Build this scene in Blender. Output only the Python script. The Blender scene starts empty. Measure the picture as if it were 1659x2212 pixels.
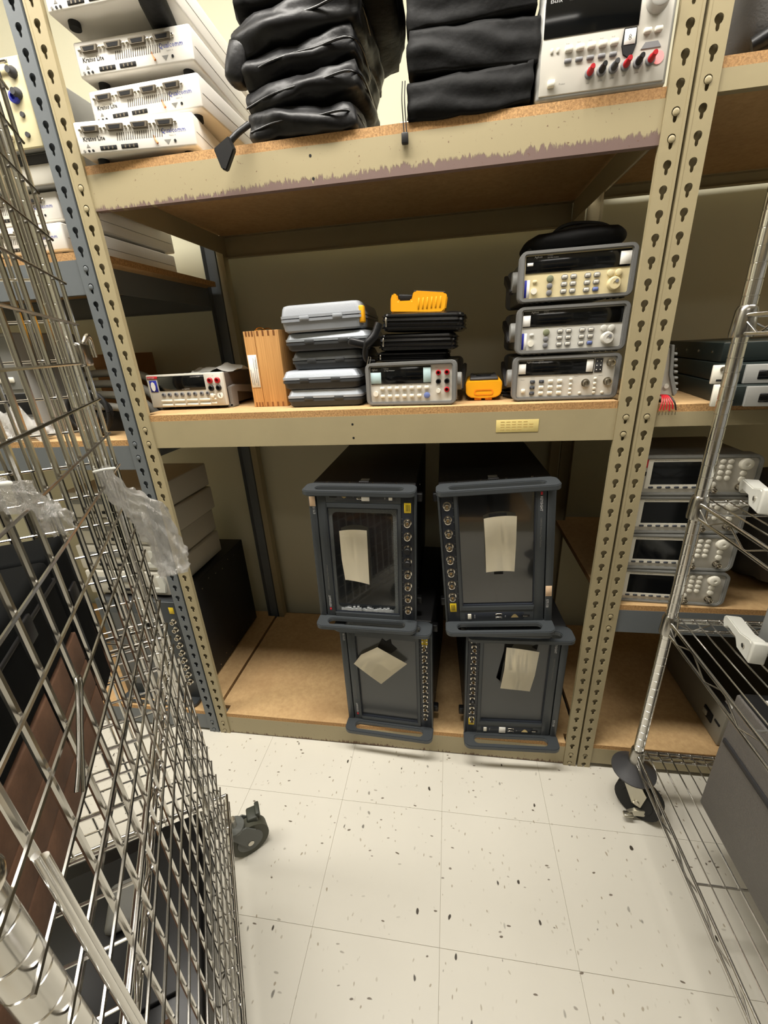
import bpy, bmesh, math, random
from mathutils import Vector, Matrix, noise
random.seed(7)
PI = math.pi
R = math.radians
scene = bpy.context.scene
C = scene.collection

# ------------------------------------------------------------------ camera
cam_d = bpy.data.cameras.new('camera'); cam = bpy.data.objects.new('camera', cam_d); C.objects.link(cam)
YAW, PITCH, ROLL = .1672, .3832, -.0558
fw = Vector((-math.sin(YAW)*math.cos(PITCH), math.cos(YAW)*math.cos(PITCH), -math.sin(PITCH)))
rt = Vector((math.cos(YAW), math.sin(YAW), 0)); up = rt.cross(fw)
rt, up = math.cos(ROLL)*rt + math.sin(ROLL)*up, -math.sin(ROLL)*rt + math.cos(ROLL)*up
cam.matrix_world = Matrix.Translation((.7898, -1.0147, 1.2987)) @ Matrix((rt, up, -fw)).transposed().to_4x4()
cam_d.sensor_fit = 'VERTICAL'; cam_d.sensor_height = 36; cam_d.lens = 36*901.2/2212
cam_d.clip_start = .02; cam_d.clip_end = 50
scene.camera = cam

# ------------------------------------------------------------------ light
def lin(c): return tuple(((v/255)/12.92 if v/255 <= .04045 else ((v/255+.055)/1.055)**2.4) for v in c) + (1,)
world = bpy.data.worlds.new('world'); scene.world = world; world.use_nodes = True
world.node_tree.nodes['Background'].inputs[0].default_value = (1, .93, .82, 1)
world.node_tree.nodes['Background'].inputs[1].default_value = .03
def area(name, loc, sx, sy, power, rot=(0, 0, 0), col=(1, .955, .88)):
    l = bpy.data.lights.new(name, 'AREA'); l.shape = 'RECTANGLE'; l.size = sx; l.size_y = sy; l.energy = power; l.color = col
    o = bpy.data.objects.new(name, l); o.location = loc; o.rotation_euler = rot; C.objects.link(o); return o
LAMPS = ((.45, -.45, 'middle of the aisle near the shelves'), (2.0, -.50, 'right end of the aisle'), (-1.0, -.50, 'left end of the aisle'), (.6, -2.3, 'far side of the room'))
for (lx_, ly_, _), pw in zip(LAMPS, (34, 20, 20, 5)): area('ceiling_lamp', (lx_, ly_, 2.72), 1.2, .30, pw)
scene.view_settings.view_transform = 'Standard'; scene.view_settings.look = 'None'
scene.view_settings.gamma = 1; scene.view_settings.use_curve_mapping = False
scene.view_settings.exposure = .66

# ------------------------------------------------------------------ materials
MATS = {}
def mat(name, col, rough=.5, metal=0, spec=.5, var=0, vscale=20, bump=0, bscale=200, trans=0, coat=0, sheen=0, alpha=1, stretch=(1, 1, 1), ior=1.45):
    if name in MATS: return MATS[name]
    m = bpy.data.materials.new(name); m.use_nodes = True; nt = m.node_tree; N = nt.nodes; L = nt.links
    b = N['Principled BSDF']; base = lin(col)
    b.inputs['Base Color'].default_value = base; b.inputs['Roughness'].default_value = rough; b.inputs['Metallic'].default_value = metal
    b.inputs['Specular IOR Level'].default_value = spec; b.inputs['Transmission Weight'].default_value = trans
    b.inputs['Coat Weight'].default_value = coat; b.inputs['Sheen Weight'].default_value = sheen; b.inputs['Alpha'].default_value = alpha
    b.inputs['IOR'].default_value = ior
    if var or bump:
        tc = N.new('ShaderNodeTexCoord'); mp = N.new('ShaderNodeMapping'); mp.inputs['Scale'].default_value = stretch
        L.new(tc.outputs['Object'], mp.inputs[0])
    if var:
        n = N.new('ShaderNodeTexNoise'); n.inputs['Scale'].default_value = vscale; n.inputs['Detail'].default_value = 5
        L.new(mp.outputs[0], n.inputs['Vector'])
        mx = N.new('ShaderNodeMixRGB'); mx.inputs[1].default_value = tuple(v*(1-var) for v in base[:3]) + (1,)
        mx.inputs[2].default_value = tuple(min(1, v*(1+var)) for v in base[:3]) + (1,)
        L.new(n.outputs[0], mx.inputs[0]); L.new(mx.outputs[0], b.inputs['Base Color'])
    if bump:
        n2 = N.new('ShaderNodeTexNoise'); n2.inputs['Scale'].default_value = bscale; n2.inputs['Detail'].default_value = 3
        L.new(mp.outputs[0], n2.inputs['Vector'])
        bp = N.new('ShaderNodeBump'); bp.inputs['Strength'].default_value = bump; bp.inputs['Distance'].default_value = .002
        L.new(n2.outputs[0], bp.inputs['Height']); L.new(bp.outputs[0], b.inputs['Normal'])
    MATS[name] = m; return m

beige = mat('beige_enamel', (160, 148, 116), .42, var=.10, vscale=9, bump=.08, bscale=90)
bluegrey = mat('blue_grey_enamel', (100, 105, 108), .42, var=.10, vscale=9, bump=.08, bscale=90)
zinc = mat('zinc', (190, 186, 172), .3, 1)
chrome = mat('chrome', (222, 221, 218), .17, 1, var=.06, vscale=30)
chrome_dark = mat('aged_chrome', (172, 170, 165), .22, 1, var=.2, vscale=40)
white = mat('white_plastic', (226, 222, 214), .45, var=.03, vscale=8)
offwhite = mat('warm_white_plastic', (200, 196, 184), .5, var=.04, vscale=8)
cream = mat('cream_panel', (222, 212, 172), .5, var=.05, vscale=12)
creamface = mat('yellowed_panel', (214, 200, 158), .5)
greyface = mat('pale_grey_panel', (196, 192, 182), .5)
midgrey = mat('mid_grey_plastic', (128, 128, 124), .55, bump=.1, bscale=400)
bumperm = mat('bumper_rubber', (112, 112, 110), .6, bump=.15, bscale=500)
lightgrey = mat('light_grey_metal', (158, 158, 154), .5, var=.06, vscale=6)
darkgrey = mat('dark_grey_plastic', (60, 60, 62), .5, bump=.1, bscale=300)
slate = mat('slate_metal', (68, 72, 75), .38, .25, bump=.06, bscale=600)
slate_d = mat('dark_slate', (38, 42, 50), .4, bump=.05, bscale=500)
black = mat('black_plastic', (20, 20, 21), .45)
blackm = mat('black_matt', (14, 13, 13), .8)
blackbody = mat('black_painted_metal', (30, 30, 31), .5, var=.1, vscale=10)
rubber = mat('rubber', (26, 26, 26), .7)
glassblk = mat('display_window', (8, 10, 12), .12, spec=.6)
screenm = mat('screen_glass', (20, 23, 26), .09, spec=1.0, coat=1)
screenm2 = mat('hazy_screen_glass', (46, 50, 54), .28, spec=1.0)
red = mat('red_plastic', (170, 24, 34), .4); pink = mat('pink_sticker', (250, 150, 150), .6)
yellow = mat('yellow_rubber', (238, 168, 20), .45, var=.05, vscale=14); orange = mat('orange_rubber', (238, 140, 20), .45)
yellowst = mat('yellow_sticker', (232, 200, 40), .5); whitest = mat('white_sticker', (240, 238, 232), .6)
paper = mat('beige_paper', (246, 238, 216), .85, var=.02, vscale=5)
tanst = mat('tan_sticker', (222, 190, 156), .6); palest = mat('pale_blue_sticker', (180, 205, 208), .6)
bluest = mat('blue_sticker', (36, 44, 150), .5); redst = mat('red_badge', (200, 40, 50), .5)
brass = mat('brass', (214, 160, 80), .25, 1); steel = mat('bright_steel', (215, 210, 200), .2, 1)
silver = mat('silver_case', (168, 174, 182), .38, .3, var=.05, vscale=20, bump=.1, bscale=300)
nylon = mat('black_nylon', (6, 6, 8), .42, spec=.38, sheen=.05, bump=.5, bscale=60)
nylon2 = mat('black_soft_nylon', (4, 4, 4), .62, spec=.22, sheen=.0, bump=.5, bscale=60)
leather = mat('black_vinyl', (15, 15, 16), .25, spec=.6, bump=.1, bscale=200)
inkblk = mat('black_ink', (28, 28, 30), .6); inkblue = mat('blue_ink', (70, 84, 170), .6); inkgrey = mat('grey_ink', (120, 118, 112), .6)
inkwhite = mat('white_ink', (205, 205, 205), .6)
taupe = mat('taupe_metal', (96, 86, 78), .5)
greenblk = mat('dark_green_metal', (34, 42, 40), .4, .2)
cardboard = mat('cardboard', (150, 108, 66), .8, var=.08, vscale=15)
plastic = bpy.data.materials.new('clear_plastic'); plastic.use_nodes = True
def _pl():
    nt = plastic.node_tree; N, L = nt.nodes, nt.links; b = N['Principled BSDF']; b.inputs['Base Color'].default_value = (.85, .85, .82, 1); b.inputs['Roughness'].default_value = .12; b.inputs['Specular IOR Level'].default_value = 1
    t = N.new('ShaderNodeBsdfTransparent'); g = N.new('ShaderNodeBsdfGlossy'); g.inputs['Roughness'].default_value = .10; m1 = N.new('ShaderNodeMixShader'); m1.inputs[0].default_value = .40
    m2 = N.new('ShaderNodeMixShader'); m2.inputs[0].default_value = .16; n = N.new('ShaderNodeTexNoise'); n.inputs['Scale'].default_value = 70; bp = N.new('ShaderNodeBump'); bp.inputs['Strength'].default_value = 1; bp.inputs['Distance'].default_value = .004
    L.new(n.outputs[0], bp.inputs['Height']); L.new(bp.outputs[0], g.inputs['Normal']); L.new(t.outputs[0], m1.inputs[1]); L.new(g.outputs[0], m1.inputs[2]); L.new(m1.outputs[0], m2.inputs[1]); L.new(b.outputs[0], m2.inputs[2]); L.new(m2.outputs[0], N['Material Output'].inputs[0])
_pl()
film = mat('clear_film', (220, 225, 225), .15, trans=.9, ior=1.1, bump=.5, bscale=60)
label_plate = mat('label_plate', (220, 200, 130), .4)
greybut = mat('grey_button', (120, 120, 122), .5); darkbut = mat('dark_button', (50, 54, 62), .5); bluebut = mat('blue_button', (100, 115, 170), .5)
ivorybut = mat('ivory_button', (226, 222, 208), .5); whiteclip = mat('white_clip', (214, 214, 206), .45)
castergrey = mat('caster_grey', (96, 98, 94), .5); wheelgrey = mat('wheel_rubber', (70, 70, 58), .6)
softgrey = mat('grey_fabric', (90, 88, 86), .8, bump=.4, bscale=300)
perf = mat('perforated_grey', (112, 108, 104), .5, 0, bump=.9, bscale=420)

def nodes_mat(name):
    m = bpy.data.materials.new(name); m.use_nodes = True; return m, m.node_tree, m.node_tree.nodes['Principled BSDF']
def particle(name, c0, c1, c2, scale, bump=.3):
    m, nt, b = nodes_mat(name); N, L = nt.nodes, nt.links
    g = N.new('ShaderNodeNewGeometry')
    v = N.new('ShaderNodeTexNoise'); v.inputs['Scale'].default_value = scale; v.inputs['Detail'].default_value = 8; v.inputs['Roughness'].default_value = .75
    w = N.new('ShaderNodeTexNoise'); w.inputs['Scale'].default_value = 5; w.inputs['Detail'].default_value = 4
    L.new(g.outputs['Position'], v.inputs['Vector']); L.new(g.outputs['Position'], w.inputs['Vector'])
    r = N.new('ShaderNodeValToRGB'); r.color_ramp.elements[0].position = .32; r.color_ramp.elements[0].color = lin(c0)
    r.color_ramp.elements[1].position = .62; r.color_ramp.elements[1].color = lin(c1)
    L.new(v.outputs[0], r.inputs[0])
    mx = N.new('ShaderNodeMixRGB'); mx.blend_type = 'MIX'; mx.inputs[2].default_value = lin(c2)
    mr = N.new('ShaderNodeMapRange'); mr.inputs[1].default_value = .45; mr.inputs[2].default_value = .8; mr.inputs[4].default_value = .6
    L.new(w.outputs[0], mr.inputs[0]); L.new(mr.outputs[0], mx.inputs[0]); L.new(r.outputs[0], mx.inputs[1])
    L.new(mx.outputs[0], b.inputs['Base Color']); b.inputs['Roughness'].default_value = .75
    bp = N.new('ShaderNodeBump'); bp.inputs['Strength'].default_value = bump; bp.inputs['Distance'].default_value = .001
    L.new(v.outputs[0], bp.inputs['Height']); L.new(bp.outputs[0], b.inputs['Normal'])
    return m
board_top = particle('particle_board', (182, 148, 102), (202, 168, 120), (166, 130, 88), 60, .1)
board_edge = particle('particle_board_edge', (118, 84, 48), (206, 162, 106), (146, 106, 64), 240, .8)
redwood = particle('red_brown_wood', (76, 52, 36), (104, 74, 54), (60, 40, 28), 14, .1)

def wood_mat():
    m, nt, b = nodes_mat('pine_wood'); N, L = nt.nodes, nt.links
    tc = N.new('ShaderNodeTexCoord'); mp = N.new('ShaderNodeMapping'); mp.inputs['Scale'].default_value = (420, 200, 5)
    n = N.new('ShaderNodeTexNoise'); n.inputs['Scale'].default_value = 1; n.inputs['Detail'].default_value = 4
    r = N.new('ShaderNodeValToRGB'); r.color_ramp.elements[0].position = .35; r.color_ramp.elements[0].color = lin((188, 136, 78))
    r.color_ramp.elements[1].position = .6; r.color_ramp.elements[1].color = lin((212, 160, 98))
    L.new(tc.outputs['Object'], mp.inputs[0]); L.new(mp.outputs[0], n.inputs['Vector']); L.new(n.outputs[0], r.inputs[0]); L.new(r.outputs[0], b.inputs['Base Color'])
    b.inputs['Roughness'].default_value = .45; return m
pine = wood_mat(); jointwood = mat('end_grain', (130, 82, 40), .6)

def wear_mat(name, z0, z1, amount, stain, gx=0):
    """enamel that is scraped away along the lower edge of the beam; z0..z1 are heights of the ragged band"""
    m, nt, b = nodes_mat(name); N, L = nt.nodes, nt.links
    g = N.new('ShaderNodeNewGeometry'); sp = N.new('ShaderNodeSeparateXYZ'); L.new(g.outputs['Position'], sp.inputs[0])
    mp = N.new('ShaderNodeMapping'); mp.inputs['Scale'].default_value = (130, 30, 22); L.new(g.outputs['Position'], mp.inputs[0])
    n = N.new('ShaderNodeTexNoise'); n.inputs['Scale'].default_value = 1; n.inputs['Detail'].default_value = 6; n.inputs['Roughness'].default_value = .7
    L.new(mp.outputs[0], n.inputs['Vector'])
    n3 = N.new('ShaderNodeTexNoise'); n3.inputs['Scale'].default_value = 3.2; n3.inputs['Detail'].default_value = 3; L.new(g.outputs['Position'], n3.inputs['Vector'])
    mr = N.new('ShaderNodeMapRange'); mr.inputs[1].default_value = z0; mr.inputs[2].default_value = z1; mr.inputs[3].default_value = 1; mr.inputs[4].default_value = 0
    L.new(sp.outputs[2], mr.inputs[0])
    a = N.new('ShaderNodeMath'); a.operation = 'ADD'; L.new(mr.outputs[0], a.inputs[0]); L.new(n.outputs[0], a.inputs[1])
    a2 = N.new('ShaderNodeMath'); a2.operation = 'ADD'; L.new(a.outputs[0], a2.inputs[0])
    ms = N.new('ShaderNodeMath'); ms.operation = 'MULTIPLY'; ms.inputs[1].default_value = .5; L.new(n3.outputs[0], ms.inputs[0]); L.new(ms.outputs[0], a2.inputs[1])
    gm = N.new('ShaderNodeMath'); gm.operation = 'MULTIPLY_ADD'; gm.inputs[1].default_value = gx; gm.inputs[2].default_value = -gx*.6; L.new(sp.outputs[0], gm.inputs[0])
    a3 = N.new('ShaderNodeMath'); a3.operation = 'ADD'; L.new(a2.outputs[0], a3.inputs[0]); L.new(gm.outputs[0], a3.inputs[1]); a2 = a3
    r = N.new('ShaderNodeValToRGB'); r.color_ramp.elements[0].position = amount; r.color_ramp.elements[0].color = (0, 0, 0, 1)
    r.color_ramp.elements[1].position = amount+.04; r.color_ramp.elements[1].color = (1, 1, 1, 1)
    sc = N.new('ShaderNodeMath'); sc.operation = 'MULTIPLY'; sc.inputs[1].default_value = .5; L.new(a2.outputs[0], sc.inputs[0]); L.new(sc.outputs[0], r.inputs[0])
    c = N.new('ShaderNodeMixRGB'); c.inputs[1].default_value = lin((160, 148, 116)); c.inputs[2].default_value = lin(stain)
    L.new(r.outputs[0], c.inputs[0])
    n4 = N.new('ShaderNodeTexNoise'); n4.inputs['Scale'].default_value = 160; n4.inputs['Detail'].default_value = 5; L.new(g.outputs['Position'], n4.inputs['Vector'])
    r4 = N.new('ShaderNodeValToRGB'); r4.color_ramp.elements[0].position = .68; r4.color_ramp.elements[0].color = (0, 0, 0, 1); r4.color_ramp.elements[1].position = .74
    L.new(n4.outputs[0], r4.inputs[0])
    c2 = N.new('ShaderNodeMixRGB'); c2.inputs[2].default_value = lin((104, 78, 62)); L.new(r4.outputs[0], c2.inputs[0]); L.new(c.outputs[0], c2.inputs[1])
    L.new(c2.outputs[0], b.inputs['Base Color']); b.inputs['Roughness'].default_value = .45
    bp = N.new('ShaderNodeBump'); bp.inputs['Strength'].default_value = .35; bp.inputs['Distance'].default_value = .001; bp.invert = True
    L.new(r.outputs[0], bp.inputs['Height']); L.new(bp.outputs[0], b.inputs['Normal'])
    return m
beam_worn = wear_mat('scraped_beam_enamel', 1.607, 1.655, .73, (116, 96, 90), .24)
beam_rust = wear_mat('rusty_beam_enamel', .000, .060, .80, (100, 72, 48))

def tile_mat():
    m, nt, b = nodes_mat('speckled_vinyl_tile'); N, L = nt.nodes, nt.links
    g = N.new('ShaderNodeNewGeometry')
    d = N.new('ShaderNodeTexNoise'); d.inputs['Scale'].default_value = 18; d.inputs['Detail'].default_value = 2; L.new(g.outputs['Position'], d.inputs['Vector'])
    def layer(scale, thr, keep, st, rz):
        mp = N.new('ShaderNodeMapping'); mp.inputs['Scale'].default_value = st; mp.inputs['Rotation'].default_value = (0, 0, rz)
        vm = N.new('ShaderNodeVectorMath'); vm.operation = 'MULTIPLY_ADD'; vm.inputs[1].default_value = (.025, .025, .025)
        L.new(d.outputs['Color'], vm.inputs[0]); L.new(g.outputs['Position'], vm.inputs[2]); L.new(vm.outputs[0], mp.inputs[0])
        v = N.new('ShaderNodeTexVoronoi'); v.inputs['Scale'].default_value = scale; L.new(mp.outputs[0], v.inputs['Vector'])
        lt = N.new('ShaderNodeMapRange'); lt.inputs[1].default_value = thr; lt.inputs[2].default_value = thr*1.5; lt.inputs[3].default_value = 1; lt.inputs[4].default_value = 0
        L.new(v.outputs['Distance'], lt.inputs[0])
        s = N.new('ShaderNodeSeparateColor'); L.new(v.outputs['Color'], s.inputs[0])
        k = N.new('ShaderNodeMath'); k.operation = 'GREATER_THAN'; k.inputs[1].default_value = 1-keep; L.new(s.outputs[0], k.inputs[0])
        mu = N.new('ShaderNodeMath'); mu.operation = 'MULTIPLY'; L.new(lt.outputs[0], mu.inputs[0]); L.new(k.outputs[0], mu.inputs[1])
        m2 = N.new('ShaderNodeMath'); m2.operation = 'MULTIPLY'; L.new(mu.outputs[0], m2.inputs[0]); L.new(s.outputs[1], m2.inputs[1]); return m2
    l1 = layer(42, .10, .30, (1, .5, 1), .4); l2 = layer(66, .11, .32, (.45, 1, 1), -.3); l3 = layer(95, .14, .35, (1, .5, 1), 1.2)
    base = N.new('ShaderNodeMixRGB'); base.inputs[1].default_value = lin((203, 199, 187)); base.inputs[2].default_value = lin((215, 211, 199))
    n = N.new('ShaderNodeTexNoise'); n.inputs['Scale'].default_value = 3; n.inputs['Detail'].default_value = 5; L.new(g.outputs['Position'], n.inputs['Vector']); L.new(n.outputs[0], base.inputs[0])
    prev = base
    for l, c, k in ((l3, (160, 150, 132), .7), (l2, (110, 100, 88), .9), (l1, (66, 60, 52), 1.0)):
        mx = N.new('ShaderNodeMixRGB'); mx.inputs[2].default_value = lin(c)
        kk = N.new('ShaderNodeMath'); kk.operation = 'MULTIPLY'; kk.inputs[1].default_value = k*1.6; kk.use_clamp = True; L.new(l.outputs[0], kk.inputs[0])
        L.new(kk.outputs[0], mx.inputs[0]); L.new(prev.outputs[0], mx.inputs[1]); prev = mx
    L.new(prev.outputs[0], b.inputs['Base Color']); b.inputs['Roughness'].default_value = .34; b.inputs['Specular IOR Level'].default_value = .35
    return m
tilem = tile_mat(); grout = mat('tile_joint', (150, 142, 124), .8)
wallm = mat('wall_paint', (203, 200, 176), .75, var=.04, vscale=3, bump=.1, bscale=120)
ceilm = mat('ceiling_tile', (222, 218, 206), .9, bump=.4, bscale=80)

# ------------------------------------------------------------------ mesh helpers
CACHE = {}
def finish(bm, m, smooth=None):
    me = bpy.data.meshes.new('mesh'); bmesh.ops.recalc_face_normals(bm, faces=bm.faces); bm.to_mesh(me); bm.free()
    for k in (m if isinstance(m, (list, tuple)) else [m]): me.materials.append(k)
    if smooth:
        me.polygons.foreach_set('use_smooth', [True]*len(me.polygons)); me.set_sharp_from_angle(angle=R(smooth))
    return me
def link(name, me, parent=None, loc=(0, 0, 0), rot=None):
    o = bpy.data.objects.new(name, me); C.objects.link(o); o.location = loc
    if rot is not None:
        if isinstance(rot, (tuple, list)): o.rotation_euler = rot
        else: o.rotation_mode = 'QUATERNION'; o.rotation_quaternion = rot
    if parent: o.parent = parent
    return o
def thing(name, label, cat, loc=(0, 0, 0), rot=(0, 0, 0), group=None):
    o = bpy.data.objects.new(name, None); C.objects.link(o); o.location = loc; o.rotation_euler = rot; o.empty_display_size = .05
    o['label'] = label; o['category'] = cat
    if group: o['group'] = group
    return o
def tag(o, label, cat, group=None):
    o['label'] = label; o['category'] = cat
    if group: o['group'] = group
    return o
def structure(o): o['kind'] = 'structure'; return o
def kids(o): return [c for c in bpy.data.objects if c.parent == o]
def dup(src, label, loc, rot=None, group=None):
    r = src.copy(); C.objects.link(r); r.location = loc; r['label'] = label
    if rot is not None: r.rotation_euler = rot
    if group: r['group'] = group
    for ch in kids(src):
        c = ch.copy(); C.objects.link(c); c.parent = r
        for g in kids(ch): d = g.copy(); C.objects.link(d); d.parent = c
    return r
def addbox(bm, x0, x1, y0, y1, z0, z1, mi=0):
    r = bmesh.ops.create_cube(bm, size=1)
    for v in r['verts']: v.co = Vector((x0+(v.co.x+.5)*(x1-x0), y0+(v.co.y+.5)*(y1-y0), z0+(v.co.z+.5)*(z1-z0)))
    for f in {f for v in r['verts'] for f in v.link_faces}: f.material_index = mi
    return r['verts']
def bx(name, par, m, x0, x1, y0, y1, z0, z1, bev=0, seg=2, rot=None):
    d = (round(x1-x0, 5), round(y1-y0, 5), round(z1-z0, 5)); k = ('b', d, m.name, bev, seg)
    if k not in CACHE:
        bm = bmesh.new(); addbox(bm, -d[0]/2, d[0]/2, -d[1]/2, d[1]/2, -d[2]/2, d[2]/2)
        if bev: bmesh.ops.bevel(bm, geom=list(bm.edges), offset=min(bev, min(abs(v) for v in d)*.45), segments=seg, affect='EDGES', profile=.5)
        CACHE[k] = finish(bm, m, 50 if bev else None)
    return link(name, CACHE[k], par, ((x0+x1)/2, (y0+y1)/2, (z0+z1)/2), rot)
AX = {'x': Vector((1, 0, 0)), 'y': Vector((0, -1, 0)), 'z': Vector((0, 0, 1))}
def cyl_mesh(r, h, m, n=16, r2=None, bev=0):
    k = ('c', round(r, 5), round(h, 5), m.name, n, r2, bev)
    if k not in CACHE:
        bm = bmesh.new(); bmesh.ops.create_cone(bm, cap_ends=True, segments=n, radius1=r, radius2=r if r2 is None else r2, depth=h)
        bmesh.ops.translate(bm, verts=bm.verts, vec=(0, 0, h/2))
        if bev:
            es = [e for e in bm.edges if all(v.co.z > h*.99 for v in e.verts)]
            bmesh.ops.bevel(bm, geom=es, offset=bev, segments=2, affect='EDGES', profile=.5)
        CACHE[k] = finish(bm, m, 40)
    return CACHE[k]
def cy(name, par, m, p, ax, r, h, n=16, r2=None, bev=0):
    a = AX[ax] if isinstance(ax, str) else Vector(ax).normalized()
    return link(name, cyl_mesh(r, h, m, n, r2, bev), par, p, Vector((0, 0, 1)).rotation_difference(a))
def rod(name, par, m, a, b, r, n=8):
    a = Vector(a); b = Vector(b); d = b-a
    return link(name, cyl_mesh(r, round(d.length, 4), m, n), par, a, Vector((0, 0, 1)).rotation_difference(d.normalized()))
def addtube(bm, pts, r, n=8, cap=True, mi=0):
    pts = [Vector(p) for p in pts]; rs = r if isinstance(r, (list, tuple)) else [r]*len(pts)
    t = (pts[1]-pts[0]).normalized(); u = t.orthogonal().normalized(); rings = []
    for i, p in enumerate(pts):
        t2 = (pts[min(i+1, len(pts)-1)]-pts[max(i-1, 0)])
        t2 = t2.normalized() if t2.length > 1e-9 else t
        u = (u-t2*u.dot(t2)); u = u.normalized() if u.length > 1e-6 else t2.orthogonal().normalized(); w = t2.cross(u); t = t2
        rings.append([bm.verts.new(p+(u*math.cos(2*PI*k/n)+w*math.sin(2*PI*k/n))*rs[i]) for k in range(n)])
    for i in range(len(rings)-1):
        for k in range(n):
            f = bm.faces.new((rings[i][k], rings[i][(k+1) % n], rings[i+1][(k+1) % n], rings[i+1][k])); f.material_index = mi
    if cap:
        bm.faces.new(rings[0][::-1]).material_index = mi; bm.faces.new(rings[-1]).material_index = mi
def tube(name, par, m, pts, r, n=8, loc=(0, 0, 0)):
    bm = bmesh.new(); addtube(bm, pts, r, n); return link(name, finish(bm, m, 60), par, loc)
def curve(pts, k=6):
    """Catmull-Rom through points"""
    P = [Vector(p) for p in pts]; P = [2*P[0]-P[1]]+P+[2*P[-1]-P[-2]]; out = []
    for i in range(1, len(P)-2):
        for j in range(k):
            t = j/k; a, b, c, d = P[i-1], P[i], P[i+1], P[i+2]
            out.append(.5*((2*b)+(c-a)*t+(2*a-5*b+4*c-d)*t*t+(-a+3*b-3*c+d)*t**3))
    out.append(P[-2]); return out
def rrect(w, h, r, k=5, cx=0, cz=0):
    pts = []
    for (sx, sz, a0) in ((1, 1, 0), (-1, 1, 90), (-1, -1, 180), (1, -1, 270)):
        for i in range(k+1):
            a = R(a0+90*i/k); pts.append((cx+sx*(w/2-r)+r*math.cos(a), cz+sz*(h/2-r)+r*math.sin(a)))
    return pts
def to3(p, axis, d):
    return {'y': (p[0], d, p[1]), 'z': (p[0], p[1], d), 'x': (d, p[0], p[1])}[axis]
def ring(bm, outer, inner, axis, d0, d1, mi=0):
    """flat frame between two outlines of equal count, extruded d0..d1"""
    n = len(outer); V = []
    for d in (d0, d1): V.append(([bm.verts.new(to3(p, axis, d)) for p in outer], [bm.verts.new(to3(p, axis, d)) for p in inner]))
    fs = []
    for i in range(n):
        j = (i+1) % n; (o0, i0), (o1, i1) = V
        fs += [bm.faces.new((o0[i], o0[j], i0[j], i0[i])), bm.faces.new((o1[i], i1[i], i1[j], o1[j])),
               bm.faces.new((o0[i], o1[i], o1[j], o0[j])), bm.faces.new((i0[i], i0[j], i1[j], i1[i]))]
    for f in fs: f.material_index = mi
def prism(bm, outline, axis, d0, d1, mi=0):
    a = [bm.verts.new(to3(p, axis, d0)) for p in outline]; b = [bm.verts.new(to3(p, axis, d1)) for p in outline]; n = len(a)
    fs = [bm.faces.new(a), bm.faces.new(b[::-1])]+[bm.faces.new((a[i], b[i], b[(i+1) % n], a[(i+1) % n])) for i in range(n)]
    for f in fs: f.material_index = mi
def pr(name, par, m, outline, axis, d0, d1, bev=0, loc=(0, 0, 0)):
    bm = bmesh.new(); prism(bm, outline, axis, d0, d1)
    if bev: bmesh.ops.recalc_face_normals(bm, faces=bm.faces); bmesh.ops.bevel(bm, geom=[e for e in bm.edges if e.calc_face_angle(0) > .6], offset=bev, segments=2, affect='EDGES')
    return link(name, finish(bm, m, 40), par, loc)
def rg(name, par, m, outer, inner, axis, d0, d1, bev=0, loc=(0, 0, 0), rot=None):
    bm = bmesh.new(); ring(bm, outer, inner, axis, d0, d1)
    if bev: bmesh.ops.recalc_face_normals(bm, faces=bm.faces); bmesh.ops.bevel(bm, geom=[e for e in bm.edges if e.calc_face_angle(0) > .9], offset=bev, segments=2, affect='EDGES')
    return link(name, finish(bm, m, 40), par, loc, rot)
def lathe(name, par, m, prof, p=(0, 0, 0), ax='z', n=24):
    bm = bmesh.new(); rings = []
    for r, z in prof: rings.append([bm.verts.new((max(r, 1e-5)*math.cos(2*PI*k/n), max(r, 1e-5)*math.sin(2*PI*k/n), z)) for k in range(n)])
    for i in range(len(rings)-1):
        for k in range(n): bm.faces.new((rings[i][k], rings[i][(k+1) % n], rings[i+1][(k+1) % n], rings[i+1][k]))
    bm.faces.new(rings[0][::-1]); bm.faces.new(rings[-1])
    a = AX[ax] if isinstance(ax, str) else Vector(ax).normalized()
    return link(name, finish(bm, m, 40), par, p, Vector((0, 0, 1)).rotation_difference(a))
TXT = {}
def text(body, size, m, par, loc, rz=0, name='lettering', bold=0, align='LEFT'):
    """lettering standing on a panel that faces -Y; rz turns it within the panel"""
    k = (body, size, m.name, bold, align)
    if k not in TXT:
        cu = bpy.data.curves.new('t', 'FONT'); cu.body = body; cu.size = size; cu.align_x = align; cu.resolution_u = 1; cu.offset = bold
        o = bpy.data.objects.new('t', cu); C.objects.link(o); dg = bpy.context.evaluated_depsgraph_get(); dg.update()
        me = bpy.data.meshes.new_from_object(o.evaluated_get(dg)); bpy.data.objects.remove(o); bpy.data.curves.remove(cu)
        me.materials.clear(); me.materials.append(m); TXT[k] = me
    M = Matrix.Rotation(-rz, 4, 'Y') @ Matrix.Rotation(PI/2, 4, 'X')
    return link(name, TXT[k], par, loc, M.to_quaternion())
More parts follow.
